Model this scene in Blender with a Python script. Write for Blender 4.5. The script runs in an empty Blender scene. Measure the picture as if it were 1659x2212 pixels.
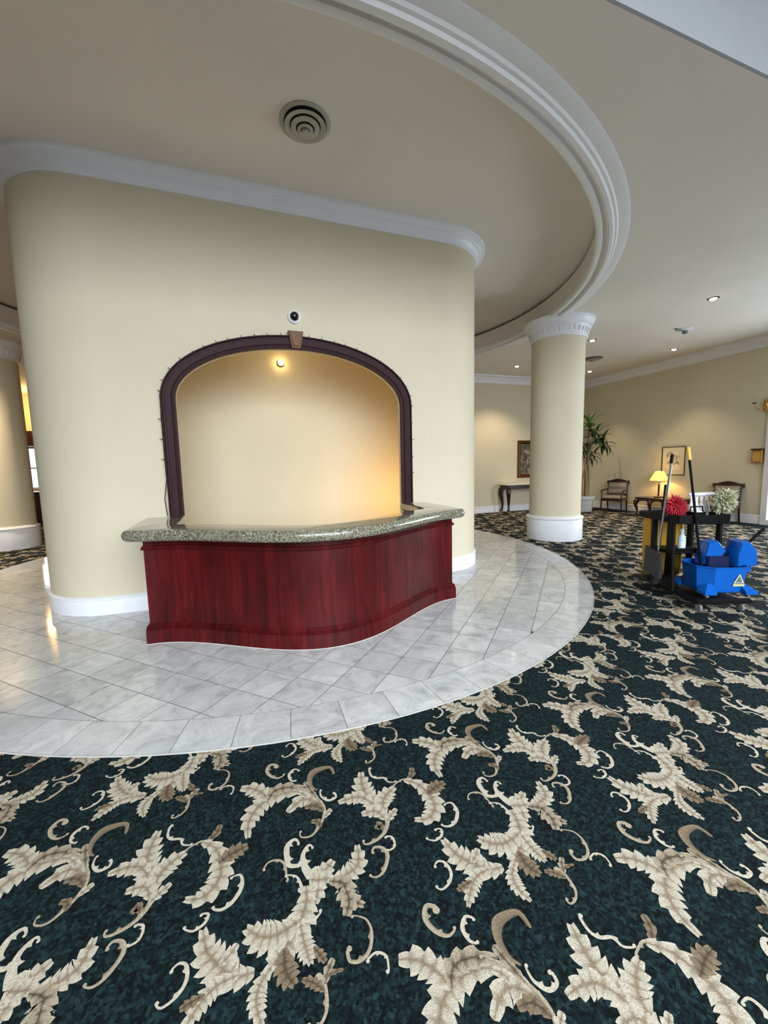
import bpy, math, random
from mathutils import Vector, Matrix
random.seed(7)
PI = math.pi
scene = bpy.context.scene
COL = scene.collection

# ------------------------------------------------------------------ camera
# room axes: X along the reception wall, Y towards it, Z up; photographer at the origin
F_PX, PITCH, ROLL, YAW, EYE = 877.3, 0.1118, 0.0239, 0.3487, 1.55
def cam_matrix():
    cy, sy, cp, sp, cr, sr = math.cos(YAW), math.sin(YAW), math.cos(PITCH), math.sin(PITCH), math.cos(ROLL), math.sin(ROLL)
    def room(v):
        return Vector((v[0] * cy + v[1] * sy, -v[0] * sy + v[1] * cy, v[2]))
    fwd, right, down = Vector((0, cp, -sp)), Vector((1, 0, 0)), Vector((0, -sp, -cp))
    r2, d2 = cr * right + sr * down, -sr * right + cr * down
    r2, u2, b2 = room(r2), -room(d2), -room(fwd)
    m = Matrix(((r2.x, u2.x, b2.x, 0), (r2.y, u2.y, b2.y, 0), (r2.z, u2.z, b2.z, EYE), (0, 0, 0, 1)))
    return m
cam_data = bpy.data.cameras.new('camera')
cam_data.sensor_fit = 'HORIZONTAL'
cam_data.sensor_width = 36.0
cam_data.lens = F_PX / 1659 * 36.0
cam_data.clip_end = 200
cam = bpy.data.objects.new('camera', cam_data)
COL.objects.link(cam)
cam.matrix_world = cam_matrix()
scene.camera = cam

# ------------------------------------------------------------------ view, world, daylight
scene.view_settings.view_transform = 'Standard'
scene.view_settings.look = 'None'
scene.view_settings.gamma = 1.0
scene.view_settings.use_curve_mapping = False
scene.view_settings.exposure = 0.0
world = bpy.data.worlds.new('sky')
scene.world = world
world.use_nodes = True
bg = world.node_tree.nodes['Background']
bg.inputs[0].default_value = (0.78, 0.88, 1.0, 1)
bg.inputs[1].default_value = 1.6

def area_light(name, loc, target, sx, sy, power, color, spread=180):
    d = bpy.data.lights.new(name, 'AREA')
    d.shape = 'RECTANGLE'; d.size = sx; d.size_y = sy; d.energy = power; d.color = color; d.spread = math.radians(spread)
    o = bpy.data.objects.new(name, d); COL.objects.link(o)
    o.location = loc
    o.rotation_euler = (Vector(target) - Vector(loc)).to_track_quat('-Z', 'Z').to_euler()
    return o
# daylight entering by the entrance windows behind the photographer and by the glazed door in the right wall
area_light('daylight_entrance', (1.2, -5.3, 3.6), (1.2, -2.3, 0.6), 10.0, 6.2, 1030, (0.84, 0.92, 1.0), 112)
area_light('daylight_side', (11.75, 3.4, 1.5), (5, 3.4, 0.8), 4.4, 2.7, 400, (0.78, 0.90, 1.0))
area_light('daylight_back', (-7.0, 17.6, 1.8), (-7.0, 10, 1.8), 2.6, 1.4, 25, (0.82, 0.92, 1.0))

# ------------------------------------------------------------------ materials
def lin(c):
    return tuple(((v / 255) / 12.92 if v / 255 <= 0.04045 else ((v / 255 + 0.055) / 1.055) ** 2.4) for v in c) + (1.0,)
MATS = {}
class NT:
    def __init__(self, name):
        self.m = bpy.data.materials.new(name); self.m.use_nodes = True
        self.t = self.m.node_tree; self.b = self.t.nodes['Principled BSDF']
    def n(self, typ, **kw):
        nd = self.t.nodes.new(typ)
        for k, v in kw.items():
            if k.startswith('i_'):
                key = k[2:]
                key = int(key) if key.isdigit() else key.replace('_', ' ')
                nd.inputs[key].default_value = v
            else:
                setattr(nd, k, v)
        return nd
    def l(self, a, b): self.t.links.new(a, b)
    def ramp(self, fac, stops):
        r = self.n('ShaderNodeValToRGB')
        e = r.color_ramp.elements
        e[0].position, e[0].color = stops[0]
        e[1].position, e[1].color = stops[-1]
        for p, c in stops[1:-1]:
            k = e.new(p); k.color = c
        self.l(fac, r.inputs[0]); return r.outputs[0]
    def bump(self, h, strength=0.2, dist=0.01):
        bp = self.n('ShaderNodeBump'); bp.inputs['Strength'].default_value = strength; bp.inputs['Distance'].default_value = dist
        self.l(h, bp.inputs['Height']); self.l(bp.outputs[0], self.b.inputs['Normal'])
def plain(name, c, rough=0.5, metal=0.0, var=0.06, scale=6.0, bump=0.0, bscale=200.0, coat=0.0):
    if name in MATS: return MATS[name]
    k = NT(name); k.b.inputs['Roughness'].default_value = rough; k.b.inputs['Metallic'].default_value = metal
    k.b.inputs['Coat Weight'].default_value = coat
    L = lin(c)
    geo = k.n('ShaderNodeNewGeometry')
    nz = k.n('ShaderNodeTexNoise', i_Scale=scale, i_Detail=4.0)
    k.l(geo.outputs['Position'], nz.inputs['Vector'])
    lo = tuple(v * (1 - var) for v in L[:3]) + (1,); hi = tuple(min(1, v * (1 + var)) for v in L[:3]) + (1,)
    k.l(k.ramp(nz.outputs[0], [(0.3, lo), (0.7, hi)]), k.b.inputs['Base Color'])
    if bump:
        n2 = k.n('ShaderNodeTexNoise', i_Scale=bscale, i_Detail=2.0)
        k.l(geo.outputs['Position'], n2.inputs['Vector']); k.bump(n2.outputs[0], bump, 0.004)
    MATS[name] = k.m; return k.m
def emis(name, c, strength, base=None):
    if name in MATS: return MATS[name]
    k = NT(name); k.b.inputs['Base Color'].default_value = lin(base or c)
    k.b.inputs['Emission Color'].default_value = lin(c); k.b.inputs['Emission Strength'].default_value = strength
    MATS[name] = k.m; return k.m
M_wall = plain('wall_paint', (216, 205, 178), 0.75, var=0.025, scale=1.2, bump=0.12, bscale=260)
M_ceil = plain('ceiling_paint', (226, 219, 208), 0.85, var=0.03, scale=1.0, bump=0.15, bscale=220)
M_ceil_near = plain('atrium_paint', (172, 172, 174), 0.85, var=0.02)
M_white = plain('white_trim', (236, 236, 240), 0.45, var=0.02)
M_mahog = None
M_black = plain('black_plastic', (5, 5, 6), 0.55, var=0.15)
M_black.node_tree.nodes['Principled BSDF'].inputs['Specular IOR Level'].default_value = 0.2
M_blue = plain('blue_plastic', (4, 90, 180), 0.30, var=0.05, coat=0.2)
M_yellow = plain('yellow_vinyl', (214, 158, 22), 0.45, var=0.07)
M_steel = plain('brushed_steel', (190, 190, 195), 0.25, 1.0)
M_dark = plain('dark_wood', (44, 17, 13), 0.32, var=0.25, scale=18, coat=0.3)
M_gold = plain('gilt', (150, 104, 46), 0.35, 0.7, var=0.25, scale=30)
M_brass = plain('brass', (190, 150, 80), 0.25, 1.0)

def mahogany():
    k = NT('mahogany'); k.b.inputs['Roughness'].default_value = 0.42; k.b.inputs['Specular IOR Level'].default_value = 0.22
    geo = k.n('ShaderNodeNewGeometry')
    mp = k.n('ShaderNodeMapping'); mp.inputs['Scale'].default_value = (9, 9, 0.9)
    k.l(geo.outputs['Position'], mp.inputs[0])
    nz = k.n('ShaderNodeTexNoise', i_Scale=1.6, i_Detail=7.0, i_Roughness=0.62, i_Distortion=0.6); k.l(mp.outputs[0], nz.inputs['Vector'])
    col = k.ramp(nz.outputs[0], [(0.25, lin((46, 6, 8))), (0.5, lin((76, 12, 14))), (0.72, lin((102, 23, 22))), (0.85, lin((126, 42, 36)))])
    n2 = k.n('ShaderNodeTexNoise', i_Scale=2.2, i_Detail=3.0); k.l(geo.outputs['Position'], n2.inputs['Vector'])
    dk = k.ramp(n2.outputs[0], [(0.35, (0.72, 0.72, 0.72, 1)), (0.65, (1, 1, 1, 1))])
    mx = k.n('ShaderNodeMix', data_type='RGBA', blend_type='MULTIPLY'); mx.inputs[0].default_value = 1.0
    k.l(col, mx.inputs[6]); k.l(dk, mx.inputs[7]); k.l(mx.outputs[2], k.b.inputs['Base Color'])
    k.bump(nz.outputs[0], 0.04, 0.004)
    return k.m
M_mahog = mahogany()
M_frame = plain('arch_frame_wood', (46, 13, 18), 0.55, var=0.22, scale=22)
M_frame.node_tree.nodes['Principled BSDF'].inputs['Specular IOR Level'].default_value = 0.25

def granite():
    k = NT('granite'); k.b.inputs['Roughness'].default_value = 0.07; k.b.inputs['Coat Weight'].default_value = 0.2
    geo = k.n('ShaderNodeNewGeometry')
    vo = k.n('ShaderNodeTexVoronoi', i_Scale=85.0); k.l(geo.outputs['Position'], vo.inputs['Vector'])
    v2 = k.n('ShaderNodeTexNoise', i_Scale=60.0, i_Detail=5.0, i_Roughness=0.7); k.l(geo.outputs['Position'], v2.inputs['Vector'])
    sep = k.n('ShaderNodeSeparateColor'); k.l(vo.outputs['Color'], sep.inputs[0])
    c1 = k.ramp(sep.outputs[0], [(0.0, lin((26, 27, 24))), (0.2, lin((70, 71, 58))), (0.55, lin((124, 120, 98))), (0.9, lin((176, 172, 152)))])
    c2 = k.ramp(v2.outputs[0], [(0.36, lin((40, 40, 35))), (0.5, lin((116, 110, 92))), (0.66, lin((164, 158, 140)))])
    mx = k.n('ShaderNodeMix', data_type='RGBA'); mx.inputs[0].default_value = 0.5
    k.l(c1, mx.inputs[6]); k.l(c2, mx.inputs[7]); k.l(mx.outputs[2], k.b.inputs['Base Color'])
    return k.m
M_granite = granite()

def marble():
    k = NT('marble'); k.b.inputs['Roughness'].default_value = 0.09; k.b.inputs['Specular IOR Level'].default_value = 0.6
    geo = k.n('ShaderNodeNewGeometry'); oi = k.n('ShaderNodeObjectInfo')
    ad = k.n('ShaderNodeVectorMath', operation='ADD')
    sc = k.n('ShaderNodeMath', operation='MULTIPLY'); sc.inputs[1].default_value = 37.0
    k.l(oi.outputs['Random'], sc.inputs[0]); k.l(geo.outputs['Position'], ad.inputs[0]); k.l(sc.outputs[0], ad.inputs[1])
    nz = k.n('ShaderNodeTexNoise', i_Scale=5.0, i_Detail=8.0, i_Roughness=0.62, i_Distortion=1.2); k.l(ad.outputs[0], nz.inputs['Vector'])
    col = k.ramp(nz.outputs[0], [(0.25, lin((158, 158, 157))), (0.42, lin((194, 193, 190))), (0.6, lin((212, 211, 207))), (0.8, lin((225, 223, 219)))])
    n2 = k.n('ShaderNodeTexNoise', i_Scale=9.0, i_Detail=10.0, i_Roughness=0.7, i_Distortion=2.4); k.l(ad.outputs[0], n2.inputs['Vector'])
    ve = k.ramp(n2.outputs[0], [(0.485, (1, 1, 1, 1)), (0.5, (0.72, 0.72, 0.74, 1)), (0.515, (1, 1, 1, 1))])
    rn = k.ramp(oi.outputs['Random'], [(0.0, (0.86, 0.86, 0.865, 1)), (1.0, (1.04, 1.035, 1.03, 1))])
    mx = k.n('ShaderNodeMix', data_type='RGBA', blend_type='MULTIPLY'); mx.inputs[0].default_value = 0.8
    k.l(col, mx.inputs[6]); k.l(ve, mx.inputs[7])
    m2 = k.n('ShaderNodeMix', data_type='RGBA', blend_type='MULTIPLY'); m2.inputs[0].default_value = 1.0
    k.l(mx.outputs[2], m2.inputs[6]); k.l(rn, m2.inputs[7]); k.l(m2.outputs[2], k.b.inputs['Base Color'])
    return k.m
M_marble = marble()
M_grout = plain('grout', (70, 68, 66), 0.8, var=0.1)

def carpet_ground():
    k = NT('carpet_ground'); k.b.inputs['Roughness'].default_value = 0.95; k.b.inputs['Specular IOR Level'].default_value = 0.15
    geo = k.n('ShaderNodeNewGeometry')
    vo = k.n('ShaderNodeTexVoronoi', i_Scale=95.0); k.l(geo.outputs['Position'], vo.inputs['Vector'])
    sep = k.n('ShaderNodeSeparateColor'); k.l(vo.outputs['Color'], sep.inputs[0])
    nz = k.n('ShaderNodeTexNoise', i_Scale=38.0, i_Detail=3.0); k.l(geo.outputs['Position'], nz.inputs['Vector'])
    mul = k.n('ShaderNodeMath', operation='MULTIPLY'); k.l(sep.outputs[0], mul.inputs[0]); k.l(nz.outputs[0], mul.inputs[1])
    col = k.ramp(mul.outputs[0], [(0.05, lin((7, 12, 14))), (0.25, lin((13, 28, 30))), (0.6, lin((33, 54, 55)))])
    k.l(col, k.b.inputs['Base Color'])
    fine = k.n('ShaderNodeTexNoise', i_Scale=420.0, i_Detail=2.0); k.l(geo.outputs['Position'], fine.inputs['Vector'])
    k.bump(fine.outputs[0], 0.5, 0.006)
    return k.m
M_carpet = carpet_ground()
def carpet_motif():
    k = NT('carpet_motif'); k.b.inputs['Roughness'].default_value = 0.95; k.b.inputs['Specular IOR Level'].default_value = 0.15
    at = k.n('ShaderNodeAttribute', attribute_name='yarn')
    geo = k.n('ShaderNodeNewGeometry')
    nz = k.n('ShaderNodeTexNoise', i_Scale=130.0, i_Detail=4.0, i_Roughness=0.7); k.l(geo.outputs['Position'], nz.inputs['Vector'])
    rg = k.ramp(nz.outputs[0], [(0.3, (0.66, 0.65, 0.64, 1)), (0.62, (1.06, 1.06, 1.06, 1))])
    mx = k.n('ShaderNodeMix', data_type='RGBA', blend_type='MULTIPLY'); mx.inputs[0].default_value = 1.0
    k.l(at.outputs['Color'], mx.inputs[6]); k.l(rg, mx.inputs[7]); k.l(mx.outputs[2], k.b.inputs['Base Color'])
    fine = k.n('ShaderNodeTexNoise', i_Scale=420.0, i_Detail=2.0); k.l(geo.outputs['Position'], fine.inputs['Vector'])
    k.bump(fine.outputs[0], 0.5, 0.006)
    return k.m
M_motif = carpet_motif()
def fabric(name, c1, c2):
    k = NT(name); k.b.inputs['Roughness'].default_value = 0.7
    tc = k.n('ShaderNodeTexCoord')
    w = k.n('ShaderNodeTexWave', i_Scale=14.0); w.bands_direction = 'Y'; k.l(tc.outputs['Object'], w.inputs['Vector'])
    k.l(k.ramp(w.outputs[0], [(0.35, lin(c1)), (0.65, lin(c2))]), k.b.inputs['Base Color']); return k.m
M_stripe = fabric('striped_fabric', (138, 120, 106), (170, 154, 138))
def glassy(name, c):
    k = NT(name); k.b.inputs['Base Color'].default_value = lin(c); k.b.inputs['Roughness'].default_value = 0.04
    k.b.inputs['Transmission Weight'].default_value = 1.0; k.b.inputs['IOR'].default_value = 1.3
    return k.m
M_glass = glassy('clear_glass', (240, 248, 250))

# ------------------------------------------------------------------ mesh tools
class MB:
    def __init__(self): self.v = []; self.f = []; self.mi = []; self.cm = 0
    def add(self, vs, fs):
        o = len(self.v); self.v += [tuple(p) for p in vs]
        for f in fs: self.f.append(tuple(i + o for i in f)); self.mi.append(self.cm)
        return self
    def box(self, x0, x1, y0, y1, z0, z1):
        vs = [(x, y, z) for z in (z0, z1) for y in (y0, y1) for x in (x0, x1)]
        return self.add(vs, [(0, 2, 3, 1), (4, 5, 7, 6), (0, 1, 5, 4), (1, 3, 7, 5), (3, 2, 6, 7), (2, 0, 4, 6)])
    def bbox(self, x0, x1, y0, y1, z0, z1, b=0.006):   # bevelled box
        b = min(b, (x1 - x0) / 2.2, (y1 - y0) / 2.2, (z1 - z0) / 2.2)
        def ring(i, z): return [(x0 + i, y0 + i + b, z), (x0 + i + b, y0 + i, z), (x1 - i - b, y0 + i, z), (x1 - i, y0 + i + b, z), (x1 - i, y1 - i - b, z), (x1 - i - b, y1 - i, z), (x0 + i + b, y1 - i, z), (x0 + i, y1 - i - b, z)]
        return self.layers([ring(b, z0), ring(0, z0 + b), ring(0, z1 - b), ring(b, z1)])
    def layers(self, rings, cap=True, closed=True):
        n = len(rings[0]); vs = [p for r in rings for p in r]; fs = []
        for k in range(len(rings) - 1):
            for i in range(n if closed else n - 1):
                j = (i + 1) % n
                fs.append((k * n + i, k * n + j, (k + 1) * n + j, (k + 1) * n + i))
        if cap: fs += [tuple(range(n - 1, -1, -1)), tuple(range((len(rings) - 1) * n, len(rings) * n))]
        return self.add(vs, fs)
    def lathe(self, prof, cx=0, cy=0, n=32, cap=True, z=0):
        return self.layers([[(cx + r * math.cos(2 * PI * i / n), cy + r * math.sin(2 * PI * i / n), z + h) for i in range(n)] for r, h in prof], cap)
    def tube(self, path, rad, n=8, cap=True):
        P = [Vector(p) for p in path]
        if not hasattr(rad, '__len__'): rad = [rad] * len(P)
        t0 = (P[1] - P[0]).normalized(); ref = Vector((0, 0, 1)) if abs(t0.z) < 0.9 else Vector((1, 0, 0))
        nrm = t0.cross(ref).normalized(); rings = []
        for i, p in enumerate(P):
            t = (P[min(i + 1, len(P) - 1)] - P[max(i - 1, 0)]).normalized()
            nrm = (nrm - t * nrm.dot(t)).normalized(); bn = t.cross(nrm)
            rings.append([p + rad[i] * (math.cos(2 * PI * k / n) * nrm + math.sin(2 * PI * k / n) * bn) for k in range(n)])
        return self.layers(rings, cap)
    def prism(self, poly, z0, z1):
        return self.layers([[(x, y, z0) for x, y in poly], [(x, y, z1) for x, y in poly]])
    def sphere(self, c, r, nu=16, nv=10, sz=1.0):
        pr = [(r * math.sin(PI * k / nv) + 1e-5, -r * math.cos(PI * k / nv) * sz) for k in range(nv + 1)]
        return self.lathe(pr, c[0], c[1], nu, True, c[2])
    def build(self, name, mat, parent=None, smooth=None, loc=None):
        me = bpy.data.meshes.new(name); me.from_pydata(self.v, [], self.f)
        mats = mat if isinstance(mat, (list, tuple)) else [mat]
        for m in mats: me.materials.append(m)
        if len(mats) > 1: me.polygons.foreach_set('material_index', self.mi)
        me.update()
        if smooth is not None:
            me.polygons.foreach_set('use_smooth', [True] * len(me.polygons))
            me.set_sharp_from_angle(angle=math.radians(smooth))
        o = bpy.data.objects.new(name, me); COL.objects.link(o)
        if parent is not None: o.parent = parent
        if loc: o.location = loc
        return o
def tag(o, label=None, cat=None, group=None, kind=None):
    if label: o['label'] = label
    if cat: o['category'] = cat
    if group: o['group'] = group
    if kind: o['kind'] = kind
    return o
def thing(name, label, cat, loc=(0, 0, 0), rz=0.0, group=None):
    o = bpy.data.objects.new(name, None); COL.objects.link(o); o.empty_display_size = 0.1
    o.location = loc; o.rotation_euler = (0, 0, rz)
    return tag(o, label, cat, group)
def miter(pts, closed):
    n = len(pts); out = []
    for i in range(n):
        a = pts[i - 1] if (closed or i > 0) else None
        b = pts[(i + 1) % n] if (closed or i < n - 1) else None
        p = pts[i]; ns = []
        for q0, q1 in ((a, p), (p, b)):
            if q0 is None or q1 is None: continue
            d = Vector((q1[0] - q0[0], q1[1] - q0[1]))
            if d.length < 1e-9: continue
            d.normalize(); ns.append(Vector((d.y, -d.x)))     # right-hand side of travel = outside
        m = sum(ns, Vector((0, 0)))
        m.normalize(); c = max(0.4, m.dot(ns[0])); out.append(m / c)
    return out
def sweep(mb, pts, prof, closed=False, cap=True):
    """prof: closed loop or open strip of (offset outwards, z); pts: plan path, outside on its right"""
    N = miter(pts, closed); rings = [[(p[0] + n.x * o, p[1] + n.y * o, z) for o, z in prof] for p, n in zip(pts, N)]
    m = len(prof); vs = [q for r in rings for q in r]; fs = []
    K = len(pts)
    for k in range(K if closed else K - 1):
        k2 = (k + 1) % K
        for i in range(m):
            j = (i + 1) % m
            fs.append((k * m + i, k2 * m + i, k2 * m + j, k * m + j))
    if cap and not closed: fs += [tuple(range(m)), tuple(range((K - 1) * m + m - 1, (K - 1) * m - 1, -1))]
    return mb.add(vs, fs)
def catmull(P, n):
    P = [Vector(p) for p in P]; out = []
    K = len(P) - 1
    for s in range(n + 1):
        t = s / n * K; i = min(int(t), K - 1); u = t - i
        p0 = P[max(i - 1, 0)]; p1 = P[i]; p2 = P[i + 1]; p3 = P[min(i + 2, K)]
        out.append(0.5 * ((2 * p1) + (p2 - p0) * u + (2 * p0 - 5 * p1 + 4 * p2 - p3) * u * u + (3 * p1 - p0 - 3 * p2 + p3) * u ** 3))
    return out
# ------------------------------------------------------------------ floor: carpet, woven motif, marble inlay
AX = 0.76                       # axis of symmetry of the reception
floor = tag(MB().box(-9.6, 11.7, -5.4, 17.6, -0.1, 0.0).build('floor', M_carpet), 'dark green carpet with beige acanthus scrolls and a round marble inlay', None, None, 'structure')

MOTIF = [
 ('L',[(0.251,1.814),(0.167,1.852),(0.083,1.854),(0.027,1.833),(-0.016,1.789),(-0.038,1.736),(-0.04,1.665)],0.0542,7,0),
 ('L',[(0.056,1.843),(0.031,1.898),(-0.009,1.941),(-0.065,1.966)],0.0496,4,0),
 ('L',[(0.056,1.843),(0.085,1.885),(0.145,1.889),(0.228,1.856)],0.0387,4,1),
 ('L',[(0.29,1.708),(0.247,1.767),(0.197,1.783),(0.13,1.739)],0.0441,4,0),
 ('L',[(0.225,1.794),(0.221,1.813),(0.192,1.842)],0.0201,2,0),
 ('S',[(0.169,1.618),(0.172,1.591),(0.213,1.582),(0.257,1.62),(0.286,1.669),(0.292,1.716),(0.273,1.77),(0.231,1.836),(0.184,1.882)],(0.0058,0.0168,0.0078),0,1),
 ('L',[(0.286,1.686),(0.258,1.729),(0.209,1.738)],0.0266,3,2),
 ('L',[(0.257,1.605),(0.251,1.64),(0.223,1.651)],0.0181,2,2),
 ('L',[(0.28,1.649),(0.299,1.668),(0.322,1.685)],0.018,2,0),
 ('L',[(0.268,1.776),(0.249,1.839),(0.234,1.893)],0.0207,2,1),
 ('S',[(0.294,1.809),(0.294,1.77),(0.32,1.737),(0.355,1.741),(0.359,1.769)],(0.0057,0.0158,0.01),0,0),
 ('S',[(0.285,1.815),(0.261,1.847),(0.256,1.902),(0.282,1.947),(0.33,1.954),(0.375,1.941),(0.381,1.887)],(0.0081,0.0242,0.0145),0,2),
 ('S',[(0.22,1.982),(0.195,1.996),(0.168,1.969),(0.17,1.931),(0.19,1.913)],(0.0075,0.0168,0.0075),0,0),
 ('S',[(0.117,2.059),(0.086,2.075),(0.064,2.04),(0.081,1.992),(0.113,1.967),(0.145,1.976)],(0.0186,0.0203,0.0076),0,1),
 ('S',[(0.408,1.477),(0.417,1.459),(0.46,1.461),(0.507,1.484),(0.538,1.531),(0.543,1.584)],(0.0062,0.0165,0.0274),0,1),
 ('L',[(0.533,1.556),(0.52,1.634),(0.494,1.705),(0.496,1.777),(0.514,1.851)],0.0581,6,0),
 ('L',[(0.522,1.616),(0.476,1.689),(0.427,1.709),(0.36,1.707)],0.0416,5,0),
 ('L',[(0.538,1.57),(0.552,1.629),(0.587,1.668),(0.636,1.694)],0.0483,5,0),
 ('L',[(0.532,1.541),(0.507,1.598),(0.443,1.605)],0.036,4,0),
 ('L',[(0.529,1.523),(0.563,1.552),(0.599,1.577)],0.022,3,0),
 ('L',[(0.508,1.499),(0.499,1.527),(0.479,1.509)],0.0194,2,2),
 ('S',[(0.505,1.463),(0.529,1.449),(0.524,1.409),(0.493,1.398)],(0.0084,0.0108,0.0084),0,0),
 ('S',[(0.428,1.417),(0.445,1.433),(0.475,1.418),(0.482,1.381),(0.45,1.331),(0.418,1.316),(0.392,1.326)],(0.0088,0.0188,0.0055),0,1),
 ('S',[(0.558,1.857),(0.554,1.811),(0.571,1.784),(0.608,1.77),(0.62,1.738),(0.653,1.723)],(0.0114,0.0131,0.0065),0,0),
 ('S',[(0.636,1.708),(0.688,1.725),(0.724,1.713)],(0.0079,0.0111,0.0127),0,1),
 ('L',[(0.714,1.714),(0.75,1.743),(0.766,1.785)],0.0206,2,2),
 ('L',[(0.697,1.721),(0.751,1.666),(0.773,1.584),(0.764,1.52),(0.712,1.478),(0.65,1.494)],0.0519,7,0),
 ('L',[(0.764,1.597),(0.819,1.621),(0.873,1.632)],0.0397,4,2),
 ('S',[(0.812,1.518),(0.845,1.513),(0.849,1.466),(0.815,1.42),(0.777,1.408),(0.749,1.422)],(0.0056,0.0182,0.0084),0,0),
 ('S',[(0.715,1.418),(0.737,1.408),(0.726,1.382),(0.691,1.37),(0.66,1.388)],(0.0066,0.0131,0.0053),0,0),
 ('S',[(1.076,1.564),(1.061,1.59),(1.029,1.572),(1.021,1.522),(1.026,1.483),(1.068,1.468)],(0.0077,0.026,0.0168),0,0),
 ('S',[(0.928,1.504),(0.952,1.527),(0.99,1.52),(1.009,1.491),(1.01,1.448),(1.015,1.427)],(0.0069,0.0111,0.0083),0,1),
 ('S',[(1.011,1.449),(1.047,1.426),(1.059,1.375)],(0.006,0.0096,0.0145),0,0),
 ('S',[(1.127,1.528),(1.11,1.541),(1.082,1.506),(1.082,1.453),(1.1,1.404)],(0.0057,0.0201,0.043),0,0),
 ('L',[(1.093,1.406),(1.138,1.405),(1.191,1.441)],0.0376,4,0),
 ('L',[(1.094,1.397),(1.113,1.357),(1.094,1.307)],0.035,4,0),
 ('L',[(1.089,1.4),(1.124,1.385),(1.173,1.375)],0.0356,3,0),
 ('L',[(1.159,1.366),(1.225,1.367),(1.279,1.392),(1.299,1.471)],0.0443,6,0),
 ('L',[(1.159,1.366),(1.207,1.337),(1.21,1.281),(1.256,1.238)],0.0437,6,1),
 ('L',[(1.208,1.32),(1.211,1.273),(1.188,1.227)],0.0328,3,1),
 ('L',[(1.075,1.381),(1.062,1.316),(1.026,1.252),(0.967,1.197),(0.91,1.158)],0.0567,7,0),
 ('L',[(1.042,1.274),(0.965,1.256),(0.906,1.269),(0.86,1.313)],0.0586,6,0),
 ('L',[(1.035,1.269),(1.037,1.207),(1.043,1.166),(1.048,1.133)],0.0348,6,0),
 ('L',[(0.938,1.176),(0.894,1.135),(0.883,1.09),(0.897,1.034)],0.0313,7,0),
 ('L',[(0.975,1.206),(0.972,1.145),(0.993,1.1)],0.0403,5,2),
 ('L',[(1.066,1.177),(1.081,1.146),(1.093,1.122)],0.0181,3,2),
 ('S',[(1.046,1.265),(1.079,1.255),(1.11,1.273)],(0.0076,0.0131,0.0054),0,0),
 ('S',[(1.209,1.221),(1.248,1.193),(1.255,1.148),(1.233,1.104),(1.199,1.086),(1.166,1.097),(1.166,1.13)],(0.0046,0.0139,0.0127),0,1),
 ('S',[(1.217,1.08),(1.25,1.088),(1.277,1.067),(1.271,1.028)],(0.0074,0.0095,0.0063),0,0),
 ('L',[(0.881,1.175),(0.823,1.186),(0.778,1.233),(0.74,1.286),(0.722,1.365)],0.059,7,0),
 ('L',[(0.778,1.233),(0.809,1.252),(0.833,1.277)],0.0196,2,0),
 ('L',[(0.836,1.187),(0.77,1.181),(0.722,1.148),(0.679,1.098)],0.0326,7,0),
 ('L',[(0.74,1.173),(0.701,1.167),(0.673,1.161)],0.017,3,2),
 ('S',[(0.636,1.274),(0.659,1.286),(0.682,1.269),(0.684,1.229),(0.661,1.198),(0.624,1.185),(0.606,1.198)],(0.0069,0.0139,0.0058),0,0),
 ('S',[(1.015,0.993),(1.021,0.978),(1.049,0.984),(1.073,1.011),(1.079,1.057),(1.073,1.094)],(0.0082,0.0103,0.0154),0,1),
 ('L',[(1.075,1.053),(1.05,1.082),(1.017,1.104)],0.0185,4,2),
 ('L',[(1.08,1.068),(1.096,1.097),(1.119,1.124)],0.0169,2,1),
 ('L',[(1.087,1.083),(1.112,1.087),(1.143,1.083)],0.0085,2,2),
]

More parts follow.
